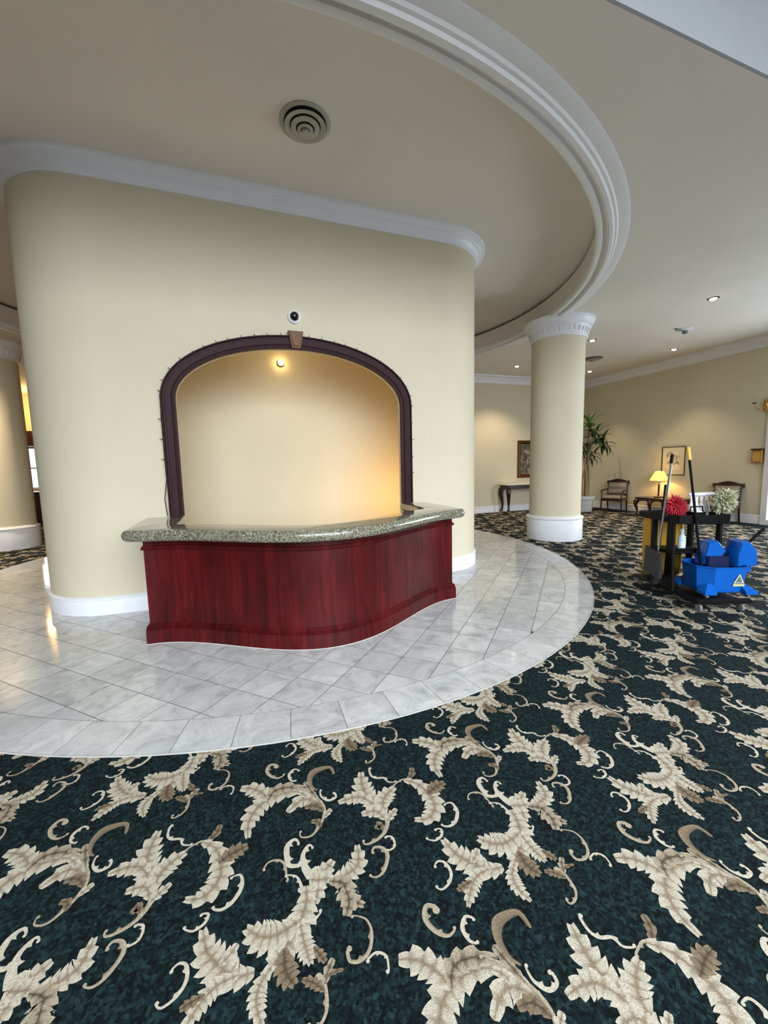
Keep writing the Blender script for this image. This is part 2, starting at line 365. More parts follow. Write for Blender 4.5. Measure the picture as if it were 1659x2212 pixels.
C_CREAM, C_MID, C_TAN, C_BROWN = lin((200, 190, 170)), lin((176, 162, 138)), lin((138, 121, 98)), lin((82, 68, 53))
TONES = {0: (C_CREAM, C_TAN), 1: (C_MID, C_BROWN), 2: (C_TAN, C_BROWN)}
def motif_cell():
    V, Fc, Cc = [], [], []
    lay = 0
    for kind, pts, w, lobes, tone in MOTIF:
        if kind == 'L': w *= 0.9
        edge, rib = TONES[tone]; lay += 1; z = 0.0012 + 0.00002 * lay
        if kind == 'L':
            seg = 5; lobes = int(lobes * 1.25 + 0.5); n = lobes * seg; sp = catmull([(x, y, 0) for x, y in pts], n); o = len(V)
            length = sum((sp[i + 1] - sp[i]).length for i in range(n))
            for i in range(n + 1):
                t = i / n; tg = (sp[min(i + 1, n)] - sp[max(i - 1, 0)]).normalized(); nr = Vector((-tg.y, tg.x, 0))
                env = (0.30 + 0.70 * min(1, t / 0.35)) * (1 if t < 0.6 else max(0.0, 1 - ((t - 0.6) / 0.4) ** 1.8)) * w
                ph = (i % seg) / seg
                tooth = (0.68, 0.86, 1.0, 1.12, 0.80)[i % seg]
                fwd = (0.0, 0.08, 0.20, 0.44, 0.22)[i % seg] * w * 0.55
                if t > 0.97: tooth, fwd = 0.0, 0.0
                for s in (-1, 1):
                    th = tooth * (1.0 if s > 0 else 0.94)
                    e = sp[i] + nr * (s * env * th) + tg * fwd
                    q = sp[i] + nr * (s * env * 0.24) + tg * (fwd * 0.24)
                    V.append((e.x, e.y, z)); V.append((q.x, q.y, z))
                    notch = (i % seg) in (0, 4)
                    Cc.append(tuple(a * (0.80 if notch else 1.0) for a in edge[:3]) + (1,))
                    kq = 0.8 if notch else 0.28
                    Cc.append(tuple(a * (1 - kq) + b * kq for a, b in zip(edge[:3], rib[:3])) + (1,))
                V.append((sp[i].x, sp[i].y, z)); Cc.append(rib)
            for i in range(n):
                a, b = o + 5 * i, o + 5 * (i + 1)
                Fc += [(a, a + 1, b + 1, b), (a + 1, a + 4, b + 4, b + 1), (a + 4, a + 3, b + 3, b + 4), (a + 3, a + 2, b + 2, b + 3)]
        else:
            n = 24; sp = catmull([(x, y, 0) for x, y in pts], n); o = len(V)
            turn = sum((sp[i] - sp[i - 1]).cross(sp[i + 1] - sp[i]).z for i in range(1, n))
            ins = 1 if turn > 0 else -1                       # inner side of the curl
            for i in range(n + 1):
                t = i / n; tg = (sp[min(i + 1, n)] - sp[max(i - 1, 0)]).normalized(); nr = Vector((-tg.y, tg.x, 0))
                r = (w[0] * (1 - 2 * t) + w[1] * 2 * t if t < 0.5 else w[1] * (2 - 2 * t) + w[2] * (2 * t - 1)) * 0.45
                if i == 0 or i == n: r *= 0.5
                for s in (-1, 0, 1):
                    k = 1.0
                    if s == ins and tone < 2: k = {8: 1.5, 9: 2.7, 10: 1.1, 15: 1.4, 16: 2.4, 17: 1.0}.get(i, 1.0)
                    if s == ins and tone == 2: k = 1.0 + 1.6 * max(0.0, math.sin(PI * t)) ** 2
                    q = sp[i] + nr * (s * r * k); V.append((q.x, q.y, z))
                    m_ = 0.0 if s != ins else (0.55 if tone else 0.15)
                    Cc.append(tuple(a * (1 - m_) + b * m_ for a, b in zip(edge, rib)))
            for e in (0, n):                                   # rolled ends
                c = sp[e]; rr = max(w[0 if e == 0 else 2] * 0.72, 0.006); o2 = len(V)
                tg = (sp[1] - sp[0] if e == 0 else sp[n] - sp[n - 1]).normalized(); nr = Vector((-tg.y, tg.x, 0))
                if tone == 2: continue
                c = c + nr * (ins * rr * 0.7)
                for k in range(8): V.append((c.x + rr * math.cos(k * PI / 4), c.y + rr * math.sin(k * PI / 4), z + 0.00001)); Cc.append(edge)
                Fc.append(tuple(range(o2, o2 + 8)))
            for i in range(n):
                a, b = o + 3 * i, o + 3 * (i + 1)
                Fc += [(a, a + 1, b + 1, b), (a + 1, a + 2, b + 2, b + 1)]
    return V, Fc, Cc
def build_motif():
    V, Fc, Cc = motif_cell()
    PX, PY = 0.917, 0.92
    av, af, ac = [], [], []
    for j in range(-3, 17):
        for i in range(-12, 14):
            ox, oy = i * PX + (j % 2) * PX * 0.5, j * PY
            mx, my = ox + 0.62, oy + 1.5
            if not (-9.0 < mx < 11.0 and -1.5 < my < 16.0): continue
            if mx < -2.2 - 0.42 * max(my, 0) or mx > 3.2 + 2.6 * max(my, 0): continue
            if ((mx - AX) / 3.9) ** 2 + ((my - 7.2) / 4.3) ** 2 < 1: continue      # under the marble
            if my < 0.2: continue
            o = len(av)
            av += [(x + ox, y + oy, z) for x, y, z in V if True]
            af += [tuple(k + o for k in f) for f in Fc]; ac += Cc
    keep = []
    for f in af:
        if all(-9.5 < av[k][0] < 11.4 and av[k][1] < 17.2 for k in f): keep.append(f)
    me = bpy.data.meshes.new('carpet_pattern'); me.from_pydata(av, [], keep); me.materials.append(M_motif)
    at = me.color_attributes.new('yarn', 'FLOAT_COLOR', 'POINT')
    at.data.foreach_set('color', [c for q in ac for c in q])
    me.update()
    o = bpy.data.objects.new('carpet_pattern', me); COL.objects.link(o); o.parent = floor
    tag(o, 'beige acanthus leaf scrolls woven into the green carpet', None, None, 'stuff')
build_motif()

MC, MRX, MRY = (AX, 7.2), 4.6, 5.0
def ellipse(c, rx, ry, n): return [(c[0] + rx * math.cos(2 * PI * i / n), c[1] + ry * math.sin(2 * PI * i / n)) for i in range(n)]
bed = MB().prism(ellipse(MC, MRX, MRY, 180), 0.0, 0.0059)
inlay = bed.build('marble_inlay', M_grout, floor)
tag(inlay, 'oval inlay of pale grey marble tiles set diagonally')
sweep(MB(), ellipse(MC, MRX, MRY, 180), [(0.0, 0.0), (0.006, 0.0), (0.006, 0.006), (0.0, 0.007)], True).build('edge_strip', plain('pale_metal', (190, 188, 182), 0.4), inlay)
def clip_ellipse(poly, rx, ry, inside=True):
    """clip a convex polygon by a fine polygonal ellipse (keep inside)"""
    E = ellipse(MC, rx, ry, 120)
    out = poly
    for i in range(120):
        a, b = E[i], E[(i + 1) % 120]
        res = []
        def side(p): return (b[0] - a[0]) * (p[1] - a[1]) - (b[1] - a[1]) * (p[0] - a[0])
        for k in range(len(out)):
            p, q = out[k], out[(k + 1) % len(out)]
            sp, sq = side(p), side(q)
            if sp >= 0: res.append(p)
            if sp * sq < 0:
                t = sp / (sp - sq); res.append((p[0] + t * (q[0] - p[0]), p[1] + t * (q[1] - p[1])))
        out = res
        if len(out) < 3: return []
    return out
def area(p): return abs(sum(p[i][0] * p[(i + 1) % len(p)][1] - p[(i + 1) % len(p)][0] * p[i][1] for i in range(len(p)))) / 2
CORE = (-2.125, 3.62, 5.1, 10.1)          # x0 x1 y0 y1 of the reception core, corner radius 0.8
def hidden_by_core(x, y):
    for k in range(1, 60):
        t = k / 60
        if CORE[0] + 0.25 < x * t < CORE[1] - 0.25 and CORE[2] + 0.25 < y * t < CORE[3]: return True
    return False
def in_view(x, y):
    a = math.atan2(x, y) - YAW
    return abs(a) < math.radians(45) and y > 0
def tile_mesh(poly, top=0.0065, b=0.0003):
    cx = sum(p[0] for p in poly) / len(poly); cy = sum(p[1] for p in poly) / len(poly)
    def sh(p, d):
        v = Vector((cx - p[0], cy - p[1])); L = v.length
        return (p[0] + v.x / L * d, p[1] + v.y / L * d)
    m = MB(); m.layers([[(x, y, 0.005) for x, y in poly], [(x, y, top - b) for x, y in poly], [sh(p, b * 1.4) + (top,) for p in poly]])
    return m
def make_tiles():
    S = 0.302; G = 0.0024; ox, oy = -0.082, 3.352; d = S * math.sqrt(0.5)
    cand = []
    full = [(0, -S * 0.7071 + 0), (S * 0.7071, 0), (0, S * 0.7071), (-S * 0.7071, 0)]
    for i in range(-26, 34):
        for j in range(-26, 34):
            cx, cy = ox + (i + j) * d + d, oy + (i - j) * d
            if ((cx - MC[0]) / (MRX + 0.1)) ** 2 + ((cy - MC[1]) / (MRY + 0.1)) ** 2 > 1: continue
            if CORE[0] + 0.35 < cx < CORE[1] - 0.35 and CORE[2] + 0.35 < cy < CORE[3] - 0.35: continue
            g = G * 1.414
            sq = [(cx, cy - d + g), (cx + d - g, cy), (cx, cy + d - g), (cx - d + g, cy)]
            inside = all(((x - MC[0]) / (MRX - 0.306)) ** 2 + ((y - MC[1]) / (MRY - 0.306)) ** 2 < 1 for x, y in sq)
            poly = sq if inside else clip_ellipse(sq, MRX - 0.306, MRY - 0.306)
            if len(poly) < 3 or area(poly) < 0.0012: continue
            cand.append((inside, cx, cy, poly, in_view(cx, cy) and not hidden_by_core(cx, cy)))
    cand.sort(key=lambda c: (not c[4], math.hypot(c[1], c[2])))
    shared = None; rest = MB()
    for k, (inside, cx, cy, poly, vis) in enumerate(cand):
        if k < 300 and vis:
            if inside:
                if shared is None:
                    m = tile_mesh([(x - cx, y - cy) for x, y in poly]); o = m.build('tile', M_marble, inlay, loc=(cx, cy, 0)); shared = o.data
                else:
                    o = bpy.data.objects.new('tile', shared); COL.objects.link(o); o.parent = inlay; o.location = (cx, cy, 0)
            else:
                tile_mesh([(x - cx, y - cy) for x, y in poly]).build('tile', M_marble, inlay, loc=(cx, cy, 0))
        else:
            m = tile_mesh(poly); rest.add(m.v, m.f)
    tag(rest.build('tile_field', M_marble, inlay), None, None, None, 'stuff')
    # radial border tiles
    n = 92; rest = MB()
    pts = []; acc = [0.0]; K = 1840
    E1 = ellipse(MC, MRX - 0.004, MRY - 0.004, K); E0 = ellipse(MC, MRX - 0.303, MRY - 0.303, K)
    for i in range(K): acc.append(acc[-1] + math.hypot(E1[(i + 1) % K][0] - E1[i][0], E1[(i + 1) % K][1] - E1[i][1]))
    tot = acc[-1]; cuts = []
    j = 0
    for i in range(n):
        while acc[j] < (i + 0.3) / n * tot: j += 1
        cuts.append(j)
    cuts.append(cuts[0] + K)
    for i in range(n):
        a, b = cuts[i], cuts[i + 1]
        idx = [a + (b - a) * q / 4 for q in range(5)]
        eps = 0.10
        idx[0] += eps; idx[-1] -= eps
        def at(E, u):
            u0 = int(math.floor(u)); t = u - u0
            p, q = E[u0 % K], E[(u0 + 1) % K]
            return (p[0] + t * (q[0] - p[0]), p[1] + t * (q[1] - p[1]))
        poly = [at(E1, u) for u in idx] + [at(E0, u) for u in reversed(idx)]
        cx = sum(p[0] for p in poly) / 10; cy = sum(p[1] for p in poly) / 10
        if in_view(cx, cy) and not hidden_by_core(cx, cy):
            tile_mesh([(x - cx, y - cy) for x, y in poly]).build('border_tile', M_marble, inlay, loc=(cx, cy, 0))
        else:
            m = tile_mesh(poly); rest.add(m.v, m.f)
    tag(rest.build('border_field', M_marble, inlay), None, None, None, 'stuff')
make_tiles()

# ------------------------------------------------------------------ ceilings and the oval tray
Z_UP, Z_LOW, Z_AT = 4.64, 4.25, 7.2
RC, RRX, RRY = (AX + 0.015, 7.4), 5.02, 4.76
def struct(o, label=None): return tag(o, label, None, None, 'structure')
struct(MB().prism(ellipse(RC, RRX + 0.45, RRY + 0.45, 128), Z_UP, Z_UP + 0.1).build('ceiling', M_ceil), 'raised beige oval ceiling over the reception')
def holed_ceiling():
    x0, x1, y0, y1 = -9.6, 11.7, 2.08, 17.6
    ang = sorted([2 * PI * i / 128 for i in range(128)] + [math.atan2(y - RC[1], x - RC[0]) % (2 * PI) for x in (x0, x1) for y in (y0, y1)])
    vi, vo = [], []
    for a in ang:
        c, s = math.cos(a), math.sin(a)
        r = 1 / math.sqrt((c / RRX) ** 2 + (s / RRY) ** 2); vi.append((RC[0] + r * c, RC[1] + r * s))
        t = min([q for q in (((x1 - RC[0]) / c if c > 1e-9 else (x0 - RC[0]) / c if c < -1e-9 else 1e9), ((y1 - RC[1]) / s if s > 1e-9 else (y0 - RC[1]) / s if s < -1e-9 else 1e9))])
        vo.append((RC[0] + t * c, RC[1] + t * s))
    m = MB(); n = len(ang)
    vs = [(x, y, z) for z in (Z_LOW, Z_LOW + 0.12) for x, y in vi + vo]
    fs = []
    for i in range(n):
        j = (i + 1) % n
        fs += [(i, j, n + j, n + i), (2 * n + i, 3 * n + i, 3 * n + j, 2 * n + j), (n + i, n + j, 3 * n + j, 3 * n + i)]
    m.add(vs, fs); return m
struct(holed_ceiling().build('ceiling', M_ceil), 'lower flat ceiling around the oval tray')
# inner upright face of the tray
sweep(MB(), ellipse(RC, RRX, RRY, 160), [(0.0, Z_LOW), (0.0, Z_UP - 0.055), (0.05, Z_UP - 0.055), (0.05, Z_LOW + 0.115), (0.30, Z_LOW + 0.115), (0.30, Z_UP + 0.02), (0.34, Z_UP + 0.02), (0.34, Z_LOW + 0.06), (0.02, Z_LOW + 0.06), (0.02, Z_LOW)], True).build('trim_1', M_ceil, None, 40)
struct(bpy.data.objects['trim_1'], 'upright inner face of the oval ceiling tray')
ring_prof = [(-0.012, 4.30), (-0.03, 4.285), (-0.03, 4.235), (-0.01, 4.215), (0.02, 4.21), (0.045, 4.218), (0.05, 4.24), (0.085, 4.24), (0.09, 4.205), (0.115, 4.19), (0.15, 4.192), (0.165, 4.212), (0.19, 4.215), (0.205, 4.232), (0.29, 4.238), (0.32, 4.249), (0.32, 4.28), (0.0, 4.31)]
struct(sweep(MB(), ellipse(RC, RRX, RRY, 160), ring_prof, True).build('trim_2', plain('ring_paint', (228, 226, 223), 0.6, var=0.02), None, 30), 'white stepped moulding running around the oval ceiling edge')
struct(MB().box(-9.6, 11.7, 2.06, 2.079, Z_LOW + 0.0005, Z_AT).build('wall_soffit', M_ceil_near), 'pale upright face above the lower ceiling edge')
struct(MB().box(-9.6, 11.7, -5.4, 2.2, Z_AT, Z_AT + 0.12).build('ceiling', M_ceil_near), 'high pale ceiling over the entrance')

# ------------------------------------------------------------------ outer walls
def wall_with_hole(axis, pos, thick, u0, u1, h, holes, name, label):
    m = MB()
    cuts = sorted(holes)
    def bx(a, b, z0, z1):
        if b - a < 1e-6 or z1 - z0 < 1e-6: return
        if axis == 'y': m.box(a, b, min(pos, pos + thick), max(pos, pos + thick), z0, z1)
        else: m.box(min(pos, pos + thick), max(pos, pos + thick), a, b, z0, z1)
    c = u0
    for (a, b, z0, z1) in cuts:
        bx(c, a, 0, h); bx(a, b, 0, z0); bx(a, b, z1, h); c = b
    bx(c, u1, 0, h)
    return struct(m.build(name, M_wall), label)
wall_with_hole('x', 11.45, 0.15, -5.4, 17.5, Z_AT, [(1.0, 5.72, 0.0, 2.9)], 'wall_right', 'beige wall with pictures and the seating group')
wall_with_hole('y', 11.0, 0.15, 4.5, 11.45, 4.3, [], 'wall_far', 'beige far wall behind the console table')
struct(MB().box(4.35, 4.5, 11.0, 17.5, 0, 4.3).build('wall_return', M_wall), 'beige wall running back from the far wall')
wall_with_hole('y', 17.4, 0.15, -9.5, 4.4, 4.3, [(-8.3, -5.9, 1.05, 2.5)], 'wall_back', 'beige end wall with a window seen left of the reception')
struct(MB().box(-9.6, -9.45, -5.4, 17.5, 0, Z_AT).build('wall_left', M_wall), 'beige wall on the left')
ent = [(-3.95 + i * 2.6, -3.95 + i * 2.6 + 2.45, 0.35, 6.8) for i in range(4)]
wall_with_hole('y', -5.25, -0.15, -9.5, 11.45, Z_AT, ent, 'wall_entrance', 'entrance wall with tall windows behind the viewer')
def window(name, axis, pos, u0, u1, z0, z1, nu, nz, label, fr=0.07, glass=True):
    m = MB()
    def bx(a, b, c, d, t=0.05):
        if axis == 'y': m.box(a, b, pos - t, pos + t, c, d)
        else: m.box(pos - t, pos + t, a, b, c, d)
    bx(u0, u0 + fr, z0, z1); bx(u1 - fr, u1, z0, z1); bx(u0 + fr, u1 - fr, z0, z0 + fr); bx(u0 + fr, u1 - fr, z1 - fr, z1)
    for i in range(1, nu):
        c = u0 + (u1 - u0) * i / nu; bx(c - 0.025, c + 0.025, z0 + fr, z1 - fr, 0.03)
    for i in range(1, nz):
        c = z0 + (z1 - z0) * i / nz; bx(u0 + fr, u1 - fr, c - 0.02, c + 0.02, 0.028)
    o = struct(m.build(name, M_white), label)
    return o
w1 = window('window_1', 'x', 11.44, 1.0, 5.80, 0.0, 2.9, 3, 2, 'white framed glazed door at the right edge', 0.12)
window('window_2', 'y', 17.45, -8.3, -5.9, 1.05, 2.5, 3, 2, 'bright window in the far back room', 0.06)
for k, (a, b, c, d) in enumerate(ent): window('window_%d' % (k + 3), 'y', -5.3, a, b, c, d, 2, 4, 'tall white entrance window behind the viewer')
base_prof = [(0.0, 0.0), (0.022, 0.0), (0.022, 0.155), (0.018, 0.165), (0.026, 0.172), (0.026, 0.186), (0.010, 0.20), (0.0, 0.205)]
crown_prof = [(0.0, -0.17), (0.018, -0.17), (0.022, -0.15), (0.03, -0.145), (0.035, -0.125), (0.07, -0.085), (0.085, -0.08), (0.09, -0.06), (0.12, -0.035), (0.15, -0.028), (0.155, 0.0), (0.0, 0.0)]
def bb(path, name, label): struct(sweep(MB(), path, base_prof).build(name, M_white, None, 30), label)
def cr(path, ztop, name, label, closed=False, k=1.25, z2=1.3):
    struct(sweep(MB(), path, [(o * k, ztop + z * z2) for o, z in crown_prof], closed).build(name, M_white, None, 30), label)
# travel so that the room is on the right-hand side
bb([(11.45, 5.80), (11.45, 11.0)][::-1], 'baseboard_right', 'white baseboard along the right wall')
bb([(11.45, 11.0), (4.5, 11.0)][::-1], 'baseboard_far', 'white baseboard along the far wall')
cr([(4.5, 11.0), (11.45, 11.0), (11.45, 2.2)], Z_LOW, 'trim_3', 'white crown moulding along the far and right walls')

# ------------------------------------------------------------------ reception core with rounded corners and the arched opening
def rrect(x0, x1, y0, y1, r, n=14):
    out = []
    for cx, cy, a0 in ((x1 - r, y0 + r, -PI / 2), (x1 - r, y1 - r, 0), (x0 + r, y1 - r, PI / 2), (x0 + r, y0 + r, PI)):
        for i in range(n + 1):
            a = a0 + PI / 2 * i / n; out.append((cx + r * math.cos(a), cy + r * math.sin(a)))
    return out
core_path = rrect(*CORE, 0.8)
ACX, AHW, ASP, ARISE = 0.775, 1.335, 2.335, 0.625       # clear opening of the arch
def arch_pts(hw, rise, z_bottom, n=40, sp=None):
    sp = ASP if sp is None else sp
    out = [(ACX - hw, z_bottom)]
    for i in range(n + 1):
        a = PI - PI * i / n; out.append((ACX + hw * math.cos(a), sp + rise * math.sin(a)))
    return out + [(ACX + hw, z_bottom)]
def core():
    m = MB(); ZT = Z_UP + 0.02; y0 = CORE[2]
    # all sides but the flat front, from front-right corner around to front-left corner
    path = core_path
    k = len(path)
    vs = [(x, y, z) for z in (0, ZT) for x, y in path]
    m.add(vs, [(i, i + 1, k + i + 1, k + i) for i in range(k - 1)])
    xl, xr = CORE[0] + 0.8, CORE[1] - 0.8
    A = arch_pts(AHW, ARISE, 0.0)
    # front skin and the reveal behind the frame
    for y, flip in ((y0, False), (y0 + 0.05, True)):
        f = MB()
        f.add([(xl, y, 0), (A[0][0], y, 0), (A[0][0], y, ASP), (A[0][0], y, ZT), (xl, y, ZT)], [(0, 1, 2, 3, 4)])
        f.add([(A[-1][0], y, 0), (xr, y, 0), (xr, y, ZT), (A[-1][0], y, ZT), (A[-1][0], y, ASP)], [(0, 1, 2, 3, 4)])
        top = A[1:-1]
        f.add([(x, y, z) for x, z in top] + [(x, y, ZT) for x, z in top], [(i, i + 1, len(top) + i + 1, len(top) + i) for i in range(len(top) - 1)])
        m.add(f.v, [tuple(reversed(q)) for q in f.f] if flip else f.f)
    n = len(A)
    m.add([(x, y0, z) for x, z in A] + [(x, y0 + 0.05, z) for x, z in A], [(i, n + i, n + i + 1, i + 1) for i in range(n - 1)])
    return m
o = struct(core().build('wall_reception', M_wall, None, 35), 'cream reception wall with rounded corners and an arched opening')
# recess behind the arch
m = MB(); rx0, rx1, ry0, ry1, rz = -1.15, 2.78, 5.15, 6.45, 3.55
m.add([(rx0, ry0, 0), (rx0, ry1, 0), (rx1, ry1, 0), (rx1, ry0, 0), (rx0, ry0, rz), (rx0, ry1, rz), (rx1, ry1, rz), (rx1, ry0, rz)], [(0, 1, 5, 4), (1, 2, 6, 5), (2, 3, 7, 6), (4, 5, 6, 7)])
struct(m.build('wall_recess', M_wall), 'warmly lit back wall of the arched recess')
bb(core_path[::-1][::-1] + [core_path[0]], 'baseboard_reception', 'white baseboard around the rounded reception wall')
cr(core_path, Z_UP, 'trim_4', 'white crown moulding around the rounded reception wall', True, 1.0, 0.98)

# arch frame: swept moulding standing on the counter
def arch_frame():
    root = thing('arch_frame', 'dark mahogany arched frame around the recess above the counter', 'frame', (ACX, CORE[2], 1.045))
    prof = [(0.0, 0.0), (0.0, 0.055), (0.018, 0.06), (0.022, 0.045), (0.040, 0.042), (0.045, 0.05), (0.105, 0.05), (0.110, 0.040), (0.128, 0.042), (0.132, 0.062), (0.148, 0.06), (0.148, 0.0)]
    A = arch_pts(AHW, ARISE, 1.050)
    N = miter([(x, z) for x, z in A], False)      # path goes left leg up and over to the right: outside lies on the left
    rings = []
    for (x, z), n in zip(A, N):
        rings.append([(x - n.x * o_ - ACX, -d - 0.001, z - n.y * o_ - 1.045) for o_, d in prof])
    mb = MB(); k = len(prof); vs = [q for r in rings for q in r]; fs = []
    for a in range(len(rings) - 1):
        for i in range(k):
            j = (i + 1) % k; fs.append((a * k + i, a * k + j, (a + 1) * k + j, (a + 1) * k + i))
    fs += [tuple(range(k)), tuple(range(len(rings) * k - 1, (len(rings) - 1) * k - 1, -1))]
    mb.add(vs, fs); mb.build('moulding', M_frame, root, 30)
    ks = MB()
    z0, z1 = 2.965 - 1.045, 3.155 - 1.045
    def kr(y, i): return [(-0.048 + i, y, z0 + i), (0.048 - i, y, z0 + i), (0.09 - i, y, z1 - i), (-0.09 + i, y, z1 - i)]
    ks.layers([kr(-0.002, 0), kr(-0.085, 0), kr(-0.085, 0.014), kr(-0.098, 0.02)])
    ko = ks.build('keystone', [plain('keystone_wood', (112, 76, 38), 0.55, var=0.2, scale=30)], root)
    ko['label'] = 'golden brown tapered keystone'
arch_frame()

# ------------------------------------------------------------------ round columns
def column(x, y, label):
    root = thing('column', label, 'column', (x, y, 0), 0, 'round columns around the oval ceiling')
    MB().lathe([(0.492, 0.42), (0.492, 3.98)], n=56).build('shaft', M_wall, root, 40)
    MB().lathe([(0.53, 0.0), (0.535, 0.02), (0.535, 0.40), (0.53, 0.415), (0.545, 0.425), (0.552, 0.445), (0.54, 0.462), (0.515, 0.475), (0.493, 0.49)], n=56).build('plinth', M_white, root, 30)
    cap = MB().lathe([(0.493, 3.90), (0.515, 3.905), (0.53, 3.925), (0.52, 3.945), (0.525, 3.96), (0.535, 4.03), (0.56, 4.085), (0.58, 4.10), (0.58, 4.115), (0.60, 4.12), (0.605, 4.15), (0.635, 4.19), (0.64, 4.215), (0.65, 4.22), (0.65, 4.249)], n=56).build('capital', M_white, root, 30)
    lf = MB(); n = 36
    for i in range(n):
        a = 2 * PI * i / n
        for r, z, s in ((0.528, 3.985, 0.022), (0.542, 4.035, 0.016)):
            c, s2 = math.cos(a), math.sin(a)
            q = [(r + 0.002, -s, z - 0.02), (r + 0.002, s, z - 0.02), (r + 0.02, 0, z + 0.005), (r + 0.012, -s * 0.7, z + 0.035), (r + 0.012, s * 0.7, z + 0.035)]
            lf.add([(X * c - Y * s2, X * s2 + Y * c, Z) for X, Y, Z in q], [(0, 1, 2), (0, 2, 3), (1, 4, 2), (2, 4, 3)])
    lf.build('leaf_band', M_white, cap)
    return root
column(6.157, 6.633, 'round cream column standing between the marble edge and the potted plant')
column(-4.65, 10.91, 'round cream column at the left edge behind the reception wall')
# ------------------------------------------------------------------ reception counter
CL, CR_, CYE, BUMP = -0.80, 2.30, 4.06, 0.715
def front_curve(n=48):
    out = []
    for i in range(n + 1):
        x = CL + (CR_ - CL) * i / n; t = (x - (CL + CR_) / 2) / ((CR_ - CL) / 2)
        out.append((x, CYE - BUMP * (0.5 * (1 + math.cos(PI * t))) ** 0.92))
    return out
def counter():
    root = thing('reception_counter', 'curved red mahogany reception counter with a thick granite top', 'counter', (0, 0, 0.0065))
    path = [(CL, 5.09)] + front_curve() + [(CR_, 5.09)]
    sweep(MB(), path, [(0.0, 0.0), (0.0, 0.94), (-0.04, 0.94), (-0.04, 0.0)]).build('body', M_mahog, root, 40)
    sweep(MB(), path, [(0.0, 0.003), (0.032, 0.003), (0.032, 0.125), (0.024, 0.132), (0.030, 0.142), (0.020, 0.150), (0.024, 0.160), (0.012, 0.172), (0.0, 0.182)]).build('plinth', M_mahog, root, 25)
    sweep(MB(), path, [(0.0, 0.855), (0.012, 0.857), (0.022, 0.868), (0.012, 0.880), (0.014, 0.888), (0.0, 0.893)]).build('bead_moulding', M_mahog, root, 25)
    sweep(MB(), path, [(0.028, 0.0), (0.037, 0.0), (0.033, 0.004)]).build('sealant_line', plain('sealant', (196, 190, 184), 0.6), root)
    # granite: U-shaped slab with a full bullnose
    fc = front_curve(60); N = miter(fc, False)
    outer = [(-0.965, 5.095), (-0.965, 4.09)]
    for k in range(1, 6):
        a = PI + PI / 2 * k / 5; outer.append((-0.845 + 0.12 * math.cos(a), 4.09 + 0.12 * math.sin(a)))
    body = [(x + n.x * 0.13, y + n.y * 0.13) for (x, y), n in zip(fc, N)]
    body = [p for p in body if -0.80 < p[0] < 2.30 and p[1] < 3.97]
    outer += body
    for k in range(0, 5):
        a = -PI / 2 + PI / 2 * k / 5; outer.append((2.345 + 0.12 * math.cos(a), 4.09 + 0.12 * math.sin(a)))
    outer += [(2.465, 4.09), (2.465, 5.095)]
    inner = [(2.10, 5.095), (2.10, 4.42)]
    fi = [(x - n.x * 0.27, y - n.y * 0.27) for (x, y), n in zip(fc, N)]
    inner += [p for p in reversed(fi) if -0.50 < p[0] < 2.05]
    inner += [(-0.555, 4.34), (-0.555, 5.095)]
    out2 = outer + inner; nn = miter(out2, True)
    def ring(d, z): return [(p[0] - q.x * d, p[1] - q.y * d, z) for p, q in zip(out2, nn)]
    m = MB(); ls = []
    for a in range(9):
        t = -PI / 2 + PI * a / 8; ls.append(ring(0.042 * (1 - math.cos(t)), 0.992 + 0.050 * math.sin(t)))
    m.layers(ls); m.build('countertop', M_granite, root, 50)
    # inside shelf and boarding
    return root
counter()

